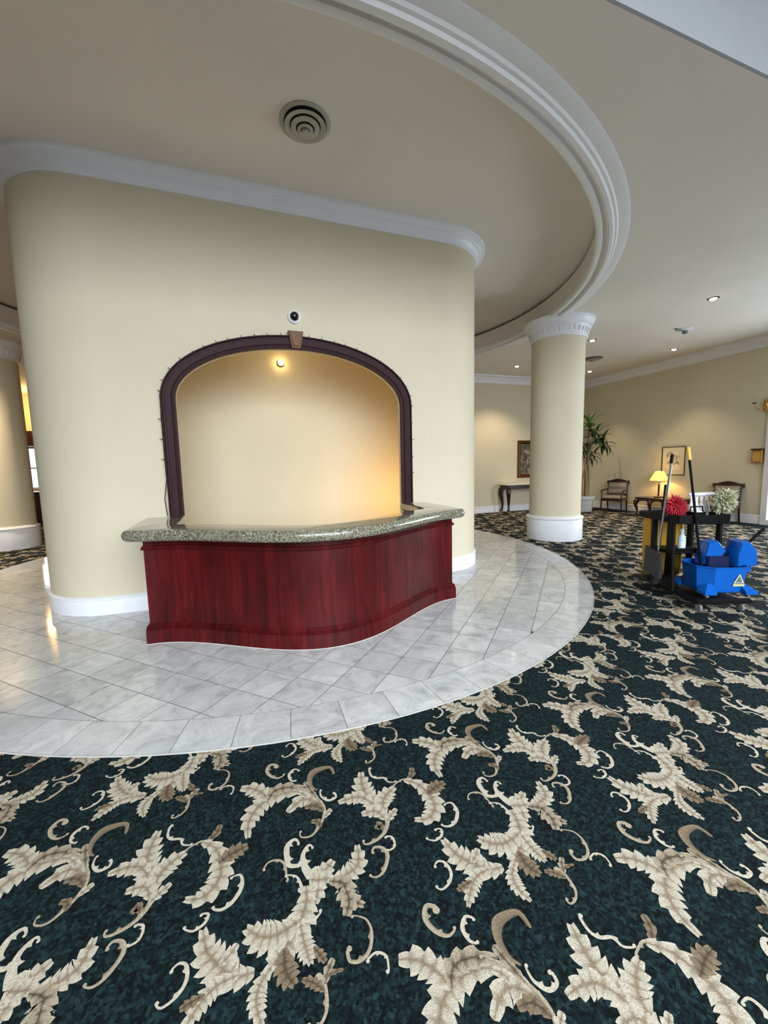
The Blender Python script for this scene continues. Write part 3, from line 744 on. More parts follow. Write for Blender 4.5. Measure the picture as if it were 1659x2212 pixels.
# small things on the reception wall
def dome_camera():
    root = thing('security_camera', 'small white dome camera with a black lens above the arch', 'camera', (0.775, CORE[2], 3.335))
    def ry(prof, n=28):
        return [[(r * math.cos(2 * PI * i / n), -h, r * math.sin(2 * PI * i / n)) for i in range(n)] for r, h in prof]
    MB().layers(ry([(0.078, 0.0), (0.078, 0.012), (0.070, 0.028), (0.056, 0.036)])).build('housing', M_white, root, 35)
    MB().layers(ry([(0.054, 0.034), (0.050, 0.055), (0.036, 0.074), (0.018, 0.083), (0.001, 0.086)])).build('lens_dome', plain('smoked_dome', (8, 8, 10), 0.05, coat=0.6), root, 60)
dome_camera()
def string_lights():
    root = thing('string_lights', 'dark unlit string of fairy lights along the arch frame edge', 'string lights', (ACX, CORE[2], 1.045))
    A = arch_pts(AHW + 0.152, ARISE + 0.15, 1.03, 60)
    P = []
    for i in range(len(A) - 1):
        for t in range(6 if i in (0, len(A) - 2) else 1): P.append((A[i][0] + (A[i + 1][0] - A[i][0]) * t / 6 if i in (0, len(A) - 2) else A[i][0], A[i][1] + (A[i + 1][1] - A[i][1]) * t / 6 if i in (0, len(A) - 2) else A[i][1]))
    P.append(A[-1])
    path = [(x - ACX + random.uniform(-0.003, 0.003), -0.03 + random.uniform(-0.01, 0.01), z - 1.045) for x, z in P]
    path[0] = (path[0][0] - 0.02, -0.02, 0.01); path[1] = (path[1][0] - 0.035, -0.02, path[1][2]); path[-1] = (path[-1][0] + 0.012, -0.02, 0.01)
    cordm = plain('dark_green_cord', (20, 26, 20), 0.6)
    MB().tube(path, 0.0042, 6).build('cord', cordm, root, 60)
    # bulbs about every 12 cm along the cord
    b0 = None; acc = 0.06
    for i in range(3, len(path) - 2):
        p, q = Vector(path[i]), Vector(path[i + 1]); L = (q - p).length; acc += L
        if acc < 0.125: continue
        acc = 0
        nrm = Vector((p.x, 0, p.z - 1.05)); nrm.y = 0; nrm.normalize()
        tilt = random.uniform(-0.5, 0.5); ca, sa = math.cos(tilt), math.sin(tilt)
        dr = Vector((nrm.x * ca - nrm.z * sa, -0.15, nrm.x * sa + nrm.z * ca)).normalized()
        if b0 is None:
            mb = MB(); mb.lathe([(0.0045, 0.0), (0.005, 0.012), (0.0035, 0.014), (0.0035, 0.028), (0.001, 0.036)], n=8)
            o = mb.build('bulb', cordm, root, 40); b0 = o.data
        else:
            o = bpy.data.objects.new('bulb', b0); COL.objects.link(o); o.parent = root
        o.location = p; o.rotation_euler = dr.to_track_quat('Z', 'Y').to_euler()
string_lights()
def point(name, loc, power, color, r=0.05, parent=None):
    d = bpy.data.lights.new(name, 'POINT'); d.energy = power; d.color = color; d.shadow_soft_size = r
    o = bpy.data.objects.new(name, d); COL.objects.link(o); o.location = loc
    if parent: o.parent = parent
    return o
WARM = (1.0, 0.72, 0.40); WARM2 = (1.0, 0.80, 0.55)
def accent_light():
    root = thing('accent_light', 'small glowing warm bulb high on the recess wall under the keystone', 'light', (0.745, 6.45, 3.12))
    def ry(prof, n=20): return [[(r * math.cos(2 * PI * i / n), -h, r * math.sin(2 * PI * i / n)) for i in range(n)] for r, h in prof]
    MB().layers(ry([(0.05, 0.0), (0.05, 0.02), (0.03, 0.03)])).build('socket', M_brass, root, 35)
    MB().layers(ry([(0.02, 0.028), (0.038, 0.045), (0.042, 0.065), (0.03, 0.09), (0.002, 0.10)])).build('bulb', emis('bulb_glow', (255, 226, 150), 22.0), root, 60)
    point('accent_glow', (0, -0.75, -0.05), 5.0, WARM2, 0.05, root)
accent_light()
point('recess_lamp', (2.66, 5.62, 1.05), 24, (1.0, 0.64, 0.26), 0.10)
point('recess_fill', (0.9, 5.35, 0.7), 5, WARM, 0.15)  # unseen fill light added to even out the recess, no fitting behind it

# ------------------------------------------------------------------ ceiling fittings
def round_vent(x, y, z, R, label, group=None):
    root = thing('ceiling_vent', label, 'vent', (x, y, z), 0, group)
    vm = plain('vent_paint', (172, 170, 156), 0.5, var=0.05)
    MB().lathe([(R, 0.0), (R, -0.006), (R * 0.86, -0.012), (R * 0.80, -0.004), (R * 0.80, 0.0)], n=40, cap=False).build('flange', vm, root, 30)
    MB().lathe([(R * 0.8, -0.001), (0.001, -0.0012)], n=40, cap=False).build('throat', plain('vent_dark', (14, 14, 13), 0.9), root)
    for k, (ro, ri, zo, zi) in enumerate(((0.80, 0.60, -0.004, -0.055), (0.56, 0.36, -0.012, -0.075), (0.31, 0.18, -0.03, -0.09))):
        MB().lathe([(R * ro, zo - 0.028), (R * ro * 0.99, zo - 0.034), (R * ri, zi + 0.025), (R * ri, zi + 0.032)], n=40, cap=False).build('cone_ring', vm, root, 30)
    MB().lathe([(R * 0.14, -0.05), (R * 0.15, -0.085), (0.001, -0.087)], n=24).build('centre_cap', vm, root, 30)
round_vent(0.787, 4.0, Z_UP, 0.23, 'round grey air vent in the raised oval ceiling')
round_vent(9.05, 8.5, Z_LOW, 0.26, 'round dark air vent in the low ceiling beside the column top')
DL = [(7.59, 9.72, 'recessed ceiling downlight left of the column above the console table'), (7.70, 7.26, 'recessed ceiling downlight just right of the column top'), (10.22, 9.70, 'recessed ceiling downlight lowest beside the column near the far corner'), (10.34, 7.27, 'recessed ceiling downlight over the seating near the crown moulding'), (7.80, 4.86, 'recessed ceiling downlight nearest the viewer at the right'), (-5.2, 9.2, 'added unseen downlight beyond the left edge warming the left column'), (7.80, 2.50, 'recessed ceiling downlight by the entrance ceiling edge')]  # the one beyond the left edge is added, unseen, to warm the left column
for x, y, lb in DL:
    root = thing('downlight', lb, 'downlight', (x, y, Z_LOW), 0, 'recessed downlights in the low ceiling')
    MB().lathe([(0.085, 0.0), (0.085, -0.006), (0.062, -0.010), (0.056, -0.002)], n=24, cap=False).build('trim_ring', M_black, root, 30)
    MB().lathe([(0.056, -0.003), (0.050, -0.016), (0.032, -0.030), (0.001, -0.034)], n=20, cap=False).build('lamp', emis('downlight_glow', (255, 240, 205), 14.0), root, 60)
    d = bpy.data.lights.new('downlight_beam', 'SPOT'); d.energy = 200 if 'console' in lb else 620 if 'beyond' in lb else 115; d.color = WARM2; d.spot_size = math.radians(112 if 'console' in lb else 130 if 'beyond' in lb else 84); d.spot_blend = 0.6; d.shadow_soft_size = 0.05
    o = bpy.data.objects.new('downlight_beam', d); COL.objects.link(o); o.parent = root; o.location = (0, 0, -0.06)
root = thing('motion_detector', 'small pale ceiling sensor with a drooping arm', 'detector', (9.05, 6.15, Z_LOW))
MB().lathe([(0.15, 0.0), (0.15, -0.012), (0.12, -0.02), (0.0, -0.022)], n=28).build('plate', M_white, root, 30)
MB().bbox(-0.05, 0.05, -0.035, 0.035, -0.085, -0.02, 0.012).build('head', plain('grey_plastic', (110, 112, 112), 0.5), root, 30)
MB().bbox(-0.30, -0.05, -0.02, 0.02, -0.035, -0.012, 0.006).build('arm', plain('grey_plastic', (110, 112, 112), 0.5), root, 30)

# ------------------------------------------------------------------ console table and mirror-framed picture at the far wall
def cabriole(mb, x, y, z0, z1, sx, sy, r=0.045, foot=0.03):
    P = []
    R = []
    for t, dx, rr in ((0, 0.0, 1.0), (0.12, 0.025, 1.25), (0.28, 0.03, 1.15), (0.5, 0.005, 0.85), (0.75, -0.01, 0.6), (0.9, 0.0, 0.55), (0.97, 0.015, 0.7), (1.0, 0.018, 0.75)):
        P.append((x + sx * dx, y + sy * dx, z1 + (z0 - z1) * t)); R.append(r * rr)
    mb.tube(P, R, 10)
def console():
    root = thing('console_table', 'dark console table with a pale marble top half hidden by the column', 'table', (8.72, 10.73, 0))
    top = MB(); top.bbox(-0.82, 0.82, -0.24, 0.22, 0.865, 0.905, 0.012); top.build('tabletop', plain('pale_marble', (224, 216, 204), 0.2, var=0.06), root, 30)
    MB().bbox(-0.77, 0.77, -0.205, 0.20, 0.755, 0.864, 0.01).build('apron', M_dark, root, 30)
    for sx in (-1, 1):
        for sy in (-1, 1):
            m = MB(); cabriole(m, sx * 0.72, sy * 0.165, 0.055, 0.80, sx, sy, 0.062); lg = m.build('leg', M_dark, root, 50)
            MB().lathe([(0.045, 0.0), (0.055, 0.015), (0.05, 0.045), (0.032, 0.06)], sx * 0.735, sy * 0.18, 12).build('gilt_foot', M_gold, lg, 40)
console()
def picture(name, label, cat, w, h, fw, mat_frame, art, loc, rz, mount=None, depth=0.04):
    root = thing(name, label, cat, loc, rz)
    m = MB()
    pr = [(0.0, 0.0), (0.0, depth), (fw * 0.25, depth * 0.7), (fw * 0.6, depth * 0.9), (fw, depth * 0.35), (fw, 0.0)]
    path = [(-w / 2, -h / 2), (w / 2, -h / 2), (w / 2, h / 2), (-w / 2, h / 2)]
    N = miter(path, True); rings = [[(p[0] - n.x * o_, -d, p[1] - n.y * o_) for o_, d in pr] for p, n in zip(path, N)]
    k = len(pr); vs = [q for r in rings for q in r]; fs = []
    for a in range(4):
        b = (a + 1) % 4
        for i in range(k - 1): fs.append((a * k + i, b * k + i, b * k + i + 1, a * k + i + 1))
    m.add(vs, fs); m.build('frame', mat_frame, root)
    a = w / 2 - fw * 0.9; b = h / 2 - fw * 0.9
    if mount:
        MB().box(-a, a, -0.008, -0.002, -b, b).build('mount', mount, root)
        a *= 0.62; b *= 0.66
        MB().box(-a, a, -0.011, -0.008, -b, b).build('print', art, root)
    else:
        MB().box(-a, a, -0.01, -0.002, -b, b).build('canvas', art, root)
    return root
def art_mat(name, cols, scale, seed):
    k = NT(name); k.b.inputs['Roughness'].default_value = 0.35
    tc = k.n('ShaderNodeTexCoord'); mp = k.n('ShaderNodeMapping'); mp.inputs['Location'].default_value = (seed, seed * 2, seed)
    k.l(tc.outputs['Object'], mp.inputs[0])
    nz = k.n('ShaderNodeTexNoise', i_Scale=scale, i_Detail=5.0, i_Distortion=0.8); k.l(mp.outputs[0], nz.inputs['Vector'])
    k.l(k.ramp(nz.outputs[0], [(p, lin(c)) for p, c in cols]), k.b.inputs['Base Color']); return k.m
picture('framed_painting', 'dark painting in a wide bronze gilt frame above the console table', 'painting', 1.0, 1.2, 0.12, plain('bronze_frame', (98, 62, 30), 0.3, 0.6, var=0.35, scale=25), art_mat('dark_painting', [(0.32, (28, 24, 20)), (0.5, (92, 84, 70)), (0.62, (160, 150, 132)), (0.75, (60, 54, 46))], 5.0, 3.1), (9.15, 11.0, 1.675), 0, None, 0.05)
picture('framed_print', 'small sketch print with a wide cream mount above the table lamp', 'picture', 0.64, 0.79, 0.022, plain('dark_bronze_frame', (70, 52, 34), 0.35, 0.4), art_mat('sketch_print', [(0.30, (92, 86, 74)), (0.42, (184, 172, 146)), (0.52, (226, 216, 196))], 9.0, 1.7), (11.45, 7.90, 1.51), -PI / 2, plain('cream_mount', (222, 210, 184), 0.8, var=0.02), 0.025)

# ------------------------------------------------------------------ potted dracaena
def plant():
    root = thing('potted_plant', 'tall potted dracaena with drooping strap leaves behind the column', 'plant', (10.25, 9.75, 0))
    pm = plain('pale_ceramic', (196, 200, 196), 0.4)
    pot = MB().lathe([(0.19, 0.0), (0.20, 0.02), (0.245, 0.36), (0.27, 0.37), (0.285, 0.40), (0.285, 0.47), (0.27, 0.485), (0.25, 0.48), (0.24, 0.44), (0.0, 0.43)], n=32).build('pot', pm, root, 30)
    MB().lathe([(0.245, 0.425), (0.15, 0.45), (0.0, 0.455)], n=20, cap=False).build('soil', plain('soil', (34, 24, 18), 0.95, var=0.3, scale=60), root)
    bark = plain('cane_bark', (150, 128, 96), 0.8, var=0.25, scale=40)
    heads = []
    for (x0, y0, x1, y1, z1) in ((0.05, -0.05, 0.02, -0.06, 2.62), (-0.08, 0.04, 0.42, -0.22, 2.08), (0.06, 0.07, 0.12, 0.06, 1.78), (-0.05, -0.08, -0.32, 0.05, 2.02), (0.02, 0.03, 0.16, -0.18, 2.25)):
        P = catmull([(x0, y0, 0.43), (x0 * 1.2, y0 * 1.2, 1.0), ((x0 + x1) / 2 * 0.6, (y0 + y1) / 2 * 0.6, (1.0 + z1) / 2 + 0.15), (x1, y1, z1)], 14)
        MB().tube(P, [0.034 - 0.012 * i / 14 for i in range(15)], 8).build('cane', bark, root, 60)
        heads.append((x1, y1, z1))
    lm = [plain('leaf_green', (34, 62, 30), 0.28, var=0.3, scale=9), plain('leaf_light', (86, 118, 52), 0.28, var=0.25, scale=9)]
    shapes = []
    for k, (arch, droop) in enumerate(((0.75, 0.25), (0.55, 0.75), (0.3, 1.15))):
        n = 9; sp = []
        L = 0.56; a = 1.35 - k * 0.35; x = z = 0.0
        sp.append((x, z))
        for i in range(n):
            x += L / n * math.cos(a); z += L / n * math.sin(a); sp.append((x, z)); a -= (0.9 + droop * 1.6) / n
        mb = MB(); W = 0.036
        rows = []
        for i, (X, Z) in enumerate(sp):
            t = i / n; w = W * (0.45 + 0.55 * min(1, t / 0.3)) * (1 - max(0, (t - 0.45) / 0.55) ** 1.6) + 0.001
            rows += [(X, -w, Z + w * 0.25), (X, 0, Z - 0.003), (X, w, Z + w * 0.25)]
        fs = []
        for i in range(n): fs += [(3 * i, 3 * i + 1, 3 * i + 4, 3 * i + 3), (3 * i + 1, 3 * i + 2, 3 * i + 5, 3 * i + 4)]
        mb.add(rows, fs)
        for q in range(2):
            me = bpy.data.meshes.new('leaf'); me.from_pydata(mb.v, [], mb.f); me.materials.append(lm[q]); me.update()
            me.polygons.foreach_set('use_smooth', [True] * len(me.polygons)); shapes.append((k, q, me))
    for hi, (hx, hy, hz) in enumerate(heads):
        nl = 24
        for i in range(nl):
            k = 0 if i < 6 else (1 if i < 15 else 2)
            q = 1 if (hi == 0 and random.random() < 0.6) or random.random() < 0.12 else 0
            me = [s for s in shapes if s[0] == k and s[1] == q][0][2]
            o = bpy.data.objects.new('leaf', me); COL.objects.link(o); o.parent = root
            o.location = (hx, hy, hz - 0.012 * i + 0.06); o.rotation_euler = (random.uniform(-0.15, 0.15), random.uniform(-0.2, 0.2), i * 2.4 + random.uniform(-0.3, 0.3))
            s = random.uniform(0.8, 1.15); o.scale = (s, s, s)
plant()

# ------------------------------------------------------------------ armchairs, side table, lamp
def armchair(label, loc, rz):
    # faces local -Y
    root = thing('armchair', label, 'chair', loc, rz, 'wooden armchairs along the right wall')
    w, d = 0.30, 0.29
    MB().bbox(-w, w, -d, d - 0.02, 0.335, 0.405, 0.01).build('seat_frame', M_dark, root, 30)
    c = MB(); rr = []
    for i, z in ((0.03, 0.405), (0.0, 0.42), (0.0, 0.455), (0.025, 0.485), (0.08, 0.50)):
        rr.append([(x, y, z) for x, y in rrect(-w + 0.02 + i, w - 0.02 - i, -d + 0.015 + i, d - 0.05 - i, 0.05, 4)])
    c.layers(rr); c.build('seat_cushion', M_stripe, root, 50)
    for s in (-1, 1):
        MB().tube([(s * (w - 0.02), -d + 0.025, 0.0), (s * (w - 0.018), -d + 0.02, 0.15), (s * (w - 0.025), -d + 0.03, 0.36), (s * (w - 0.02), -d + 0.04, 0.50), (s * (w + 0.005), -d + 0.09, 0.63)], [0.018, 0.022, 0.026, 0.02, 0.02], 8).build('leg', M_dark, root, 50)
        MB().tube([(s * (w - 0.03), d + 0.05, 0.0), (s * (w - 0.03), d, 0.2), (s * (w - 0.03), d - 0.02, 0.40), (s * (w - 0.035), d + 0.02, 0.70), (s * (w - 0.03), d + 0.075, 0.93)], [0.018, 0.022, 0.025, 0.022, 0.022], 8).build('leg', M_dark, root, 50)
        MB().tube([(s * (w - 0.035), d + 0.01, 0.665), (s * (w + 0.0), 0.08, 0.66), (s * (w + 0.02), -0.08, 0.645), (s * (w + 0.008), -d + 0.09, 0.635), (s * (w + 0.0), -d + 0.06, 0.615)], [0.018, 0.02, 0.022, 0.026, 0.018], 8).build('armrest', M_dark, root, 50)
    # crest rail, curved up in the middle
    cr_ = MB(); rows = []
    for i in range(13):
        x = -w - 0.02 + (2 * w + 0.04) * i / 12; u = x / w
        zt = 0.955 + 0.035 * math.cos(u * PI * 0.9) + (0.02 if abs(u) > 0.95 else 0); zb = 0.85 + 0.015 * math.cos(u * PI)
        y = d + 0.065 - 0.02 * (1 - u * u)
        rows.append([(x, y - 0.018, zb), (x, y - 0.012, zt), (x, y + 0.018, zt), (x, y + 0.012, zb)])
    cr_.layers(rows); cr_.build('crest_rail', M_dark, root, 40)
    MB().bbox(-w + 0.04, w - 0.04, d - 0.015, d + 0.02, 0.47, 0.52, 0.008).build('back_rail', M_dark, root, 30)
    b = MB(); rr = []
    for i, yy in ((0.03, 0.03), (0.0, 0.015), (0.0, -0.02), (0.03, -0.045)):
        rr.append([(x, d + yy + (z - 0.52) * 0.13, z) for x, z in rrect(-w + 0.045 + i, w - 0.045 - i, 0.525 + i, 0.875 - i, 0.03, 3)])
    b.layers(rr); b.build('back_cushion', M_stripe, root, 50)
armchair('striped wooden armchair between the potted plant and the lamp table', (11.0, 9.35, 0), -PI / 2 + 0.42)
armchair('dark wooden armchair mostly hidden behind the cleaning cart', (11.02, 6.42, 0), -PI / 2 + 0.15)
def lamp_table():
    root = thing('side_table', 'low dark wooden table with curved legs under the lamp', 'table', (11.05, 7.82, 0))
    MB().bbox(-0.30, 0.30, -0.66, 0.66, 0.475, 0.505, 0.01).build('tabletop', M_dark, root, 30)
    for s in (-1, 1):
        ap = MB(); n = 24; top = 0.474; pts = []
        rows = []
        for i in range(n + 1):
            y = -0.60 + 1.2 * i / n; u = abs(((i / n) * 3) % 1 - 0.5) * 2
            zb = 0.42 - 0.13 * u ** 3
            rows.append([(s * 0.26 - 0.012, y, zb), (s * 0.26 + 0.012, y, zb), (s * 0.26 + 0.012, y, top), (s * 0.26 - 0.012, y, top)])
        ap.layers(rows); ap.build('apron', M_dark, root)
    for y in (-0.6, 0.6): MB().box(-0.26, 0.26, y - 0.012, y + 0.012, 0.38, 0.474).build('apron', M_dark, root)
    for sx in (-1, 1):
        for y in (-0.6, -0.2, 0.2, 0.6):
            if abs(y) < 0.3 and sx > 0: continue
            m = MB(); cabriole(m, sx * 0.26, y, 0.0, 0.44, sx, (1 if y > 0 else -1) * (abs(y) > 0.3), 0.044); m.build('leg', M_dark, root, 50)
lamp_table()
def table_lamp():
    root = thing('table_lamp', 'lit table lamp with a glowing yellow cone shade', 'lamp', (11.1, 8.02, 0.505))
    MB().bbox(-0.085, 0.085, -0.085, 0.085, 0.0, 0.028, 0.008).build('base', M_dark, root, 30)
    MB().lathe([(0.03, 0.028), (0.028, 0.05), (0.022, 0.07), (0.024, 0.36), (0.03, 0.37), (0.012, 0.385), (0.010, 0.46)], n=16).build('stem', M_dark, root, 40)
    k = NT('lamp_shade'); k.b.inputs['Base Color'].default_value = lin((250, 226, 140)); k.b.inputs['Roughness'].default_value = 0.8
    k.b.inputs['Emission Color'].default_value = lin((255, 214, 92)); k.b.inputs['Emission Strength'].default_value = 1.15
    sh = MB(); sh.lathe([(0.228, 0.475), (0.218, 0.50), (0.15, 0.635), (0.10, 0.725), (0.095, 0.725), (0.145, 0.635), (0.213, 0.50), (0.223, 0.475)], n=36, cap=False)
    sh.build('shade', k.m, root, 50)
    MB().lathe([(0.02, 0.46), (0.035, 0.50), (0.04, 0.54), (0.02, 0.575), (0.001, 0.58)], n=14).build('bulb', emis('lamp_bulb', (255, 222, 140), 8.0), root, 60)
    point('lamp_glow', (0, 0, 0.60), 14, (1.0, 0.70, 0.34), 0.05, root)
table_lamp()
def sconce():
    root = thing('wall_sconce', 'brass wall sconce with glass candle arms at the right edge', 'sconce', (11.45, 5.86, 2.72))
    MB().lathe([(0.05, -0.12), (0.06, 0.0), (0.05, 0.12), (0.01, 0.16)], -0.015, 0, 14).build('backplate', M_brass, root, 40)
    for s in (-1, 1):
        P = catmull([(-0.03, 0, -0.05), (-0.12, s * 0.05, -0.10), (-0.2, s * 0.12, -0.02), (-0.2, s * 0.14, 0.06)], 10)
        MB().tube(P, 0.008, 8).build('arm', M_brass, root, 60)
        MB().lathe([(0.012, 0.05), (0.045, 0.06), (0.045, 0.07), (0.012, 0.075)], -0.2, s * 0.14, 14).build('drip_pan', M_black, root, 40)
        MB().lathe([(0.022, 0.075), (0.034, 0.12), (0.034, 0.16), (0.026, 0.22)], -0.2, s * 0.14, 14, False).build('glass_shade', M_glass, root, 60)
sconce()
root = thing('wall_box', 'small amber wooden wall box beside the glazed door', 'box', (11.45, 5.93, 1.42))
MB().bbox(-0.11, 0.0, -0.10, 0.10, 0.0, 0.30, 0.01).build('case', plain('amber_wood', (168, 118, 48), 0.4, var=0.2, scale=30), root, 30)
MB().bbox(-0.13, 0.0, -0.12, 0.12, 0.30, 0.335, 0.01).build('cap', M_dark, root, 30)
MB().box(-0.114, -0.11, -0.07, 0.07, 0.05, 0.25).build('front_panel', plain('pale_amber', (206, 160, 84), 0.4), root)

# ------------------------------------------------------------------ cleaning cart and what is on it
CART_O, CART_A = Vector((4.53, 2.56, 0)), math.atan2(0.36, 0.933)     # local +Y runs to the back of the cart, +X to its right
def cw(b, a, z):      # cart coordinates (right, back, up) to the room
    c, s = math.cos(-CART_A), math.sin(-CART_A)
    return Vector((CART_O.x + b * c - a * s, CART_O.y + b * s + a * c, z))
def cart_thing(name, label, cat, b, a, z, group=None, rz=0.0):
    return thing(name, label, cat, cw(b, a, z), -CART_A + rz, group)
def caster(x, y, root, r=0.045, zc=0.045, mt=None):
    g = plain('grey_rubber', (120, 120, 122), 0.6)
    w = MB(); n = 16
    w.layers([[(x + h, y + rr * math.cos(2 * PI * i / n), zc + rr * math.sin(2 * PI * i / n)) for i in range(n)] for h, rr in ((-0.014, r * 0.8), (-0.011, r), (0.011, r), (0.014, r * 0.8))])
    o = w.build('caster', g, root, 30)
    f = MB(); f.box(x - 0.021, x - 0.016, y - 0.015, y + 0.015, zc - 0.01, zc + r + 0.018); f.box(x + 0.016, x + 0.021, y - 0.015, y + 0.015, zc - 0.01, zc + r + 0.018); f.box(x - 0.021, x + 0.021, y - 0.018, y + 0.018, zc + r + 0.004, zc + r + 0.02)
    f.build('fork', mt or M_steel, o)
def cleaning_cart():
    root = cart_thing('cleaning_cart', 'black janitor cart with a yellow bag parked on the carpet', 'cart', 0, 0, 0)
    MB().bbox(-0.25, 0.25, 0.0, 1.10, 0.088, 0.118, 0.012).build('platform', M_black, root, 30)
    MB().bbox(-0.27, 0.29, -0.03, 0.03, 0.098, 0.145, 0.014).build('bumper', M_black, root, 30)
    for x, y in ((-0.20, 0.04), (0.22, 0.04), (-0.21, 1.0), (0.21, 1.0)): caster(x, y, root, 0.042, 0.042)
    p = MB(); p.layers([[(x, y, z) for x, y in rrect(-0.268, -0.230, 0.35 + t, 0.51 - t, 0.015, 4)] for z, t in ((0.118, 0.0), (0.5, 0.02), (0.87, 0.03))])
    p.build('side_panel', M_black, root, 30)
    p = MB(); p.layers([[(x, y, z) for x, y in rrect(0.232, 0.27, 0.35 + t, 0.47 - t, 0.015, 4)] for z, t in ((0.118, 0.0), (0.5, 0.02), (0.87, 0.03))])
    p.build('side_panel', M_black, root, 30)
    MB().bbox(-0.228, 0.23, 0.49, 0.82, 0.50, 0.535, 0.01).build('shelf', M_black, root, 30)
    MB().bbox(-0.228, 0.23, 0.49, 0.505, 0.535, 0.56, 0.006).build('shelf_lip', M_black, root, 30)
    t = MB(); t.layers([[(x, y, z) for x, y in rrect(-0.27 + i, 0.29 - i, 0.30 + i, 0.84 - i, 0.04, 4)] for z, i in ((0.86, 0.03), (0.865, 0.0), (0.955, -0.005), (0.958, 0.006), (0.955, 0.016), (0.90, 0.02), (0.895, 0.03))])
    t.build('top_tray', M_black, root, 30)
    for x in (-0.20, 0.22): MB().bbox(x - 0.025, x + 0.025, 0.76, 0.82, 0.118, 0.86, 0.008).build('rear_post', M_black, root, 30)
    # bag frame and lid
    fr = MB(); fr.layers([[(x, y, z) for x, y in rrect(-0.215 + i, 0.275 - i, 0.85 + i, 1.12 - i, 0.05, 4)] for z, i in ((0.85, 0.01), (0.855, 0.0), (0.915, 0.0), (0.925, 0.012))])
    fr.build('bag_lid', M_black, root, 30)
    bg_ = MB(); rr = []
    for z, i, w in ((0.845, 0.025, 0.0), (0.7, 0.02, 0.008), (0.5, 0.012, 0.014), (0.3, 0.016, 0.012), (0.16, 0.03, 0.006), (0.135, 0.06, 0.0)):
        rr.append([(x + w * math.sin(18 * y + z * 5), y + w * math.sin(21 * x + z * 4), z) for x, y in rrect(-0.205 + i, 0.255 - i, 0.86 + i, 1.10 - i, 0.06, 6)])
    bg_.layers(rr); bg_.build('bag', M_yellow, root, 60)
cleaning_cart()
def mop_bucket():
    root = cart_thing('mop_bucket', 'bright blue mop bucket with a wringer on the cart platform', 'bucket', 0.105, 0.30, 0.118)
    zb = 0.05
    def oct_(k, f=1.0):     # plan outline, chamfered
        x0, x1, y0, y1, c = -0.22 * k, 0.25 * k, -0.20 * k, 0.23 * k, 0.11 * k * f
        return [(x0 + c, y0), (x1 - c * 0.5, y0), (x1, y0 + c * 0.5), (x1, y1 - c), (x1 - c, y1), (x0 + c, y1), (x0, y1 - c), (x0, y0 + c)]
    m = MB(); m.layers([[(x, y, zb + z) for x, y in oct_(k)] for z, k in ((0.0, 0.88), (0.01, 0.92), (0.255, 1.02), (0.262, 1.05), (0.272, 1.05), (0.272, 1.00), (0.03, 0.88))])
    m.build('pail', M_blue, root, 25)
    for (x, y) in ((-0.15, -0.16), (0.21, -0.16), (0.21, 0.18), (-0.15, 0.18)):
        f = MB(); sx = 1 if x > 0 else -1; sy = 1 if y > 0 else -1
        f.layers([[(x + sx * d + p * k, y + sy * d + q * k, zb + z) for p, q in ((-0.06, -0.06), (0.06, -0.06), (0.06, 0.06), (-0.06, 0.06))] for z, k, d in ((-0.005, 1.0, 0.025), (0.025, 1.0, 0.025), (0.09, 0.5, -0.02))])
        f.build('caster_foot', M_blue, root, 30); caster(x + sx * 0.03, y + sy * 0.03, root, 0.020, 0.0205)
    # wringer: two blue press jaws either side of a dark well
    def jaw(pr, y0, y1):
        cx = sum(p_[0] for p_ in pr) / len(pr); cz = sum(p_[1] for p_ in pr) / len(pr)
        def rg(y, s): return [(cx + (x - cx) * s, y, zb + 0.245 + cz + (z - cz) * s) for x, z in pr]
        return MB().layers([rg(y0, 0.9), rg(y0 + 0.02, 1.0), rg(y1 - 0.02, 1.0), rg(y1, 0.9)])
    jaw([(-0.07, 0.0), (-0.045, 0.14), (-0.02, 0.245), (0.075, 0.265), (0.175, 0.15), (0.09, 0.06), (0.03, 0.0)], 0.02, 0.17).build('wringer_jaw', M_blue, root, 30)
    jaw([(0.185, 0.0), (0.19, 0.14), (0.225, 0.26), (0.30, 0.275), (0.385, 0.18), (0.40, 0.05), (0.385, 0.0)], -0.10, 0.10).build('wringer_jaw', M_blue, root, 30)
    MB().bbox(0.30, 0.385, -0.05, 0.05, zb + 0.17, zb + 0.25, 0.01).build('wringer_hook', M_blue, root, 30)
    MB().bbox(-0.05, 0.19, -0.02, 0.16, zb + 0.20, zb + 0.345, 0.01).build('wringer_well', plain('navy_plastic', (6, 24, 66), 0.4), root, 30)
    MB().tube([(0.36, 0.02, zb + 0.45), (0.42, 0.0, zb + 0.53), (0.50, -0.03, zb + 0.64)], [0.014, 0.014, 0.016], 10).build('wringer_handle', M_black, root, 50)
    # warning triangle decal on the front
    d = MB(); y = -0.2085; yw = plain('pale_decal', (206, 196, 140), 0.5); gk = plain('grey_decal', (96, 110, 120), 0.5)
    d.add([(0.075, y + 0.006, zb + 0.105), (0.185, y + 0.006, zb + 0.105), (0.130, y, zb + 0.205)], [(0, 1, 2)]); d.build('caution_decal', yw, root)
    d = MB(); d.add([(0.097, y + 0.0015, zb + 0.115), (0.163, y + 0.0015, zb + 0.115), (0.130, y - 0.003, zb + 0.180)], [(0, 1, 2)]); d.build('decal_symbol', gk, root)
    d = MB(); d.add([(0.072, y + 0.007, zb + 0.072), (0.188, y + 0.007, zb + 0.072), (0.188, y + 0.004, zb + 0.098), (0.072, y + 0.004, zb + 0.098)], [(0, 1, 2, 3)]); d.build('decal_strip', yw, root)
mop_bucket()
def pole_thing(name, label, cat, p0, p1, r, m):
    a, b = cw(*p0), cw(*p1)
    root = thing(name, label, cat, a)
    return root, b - a
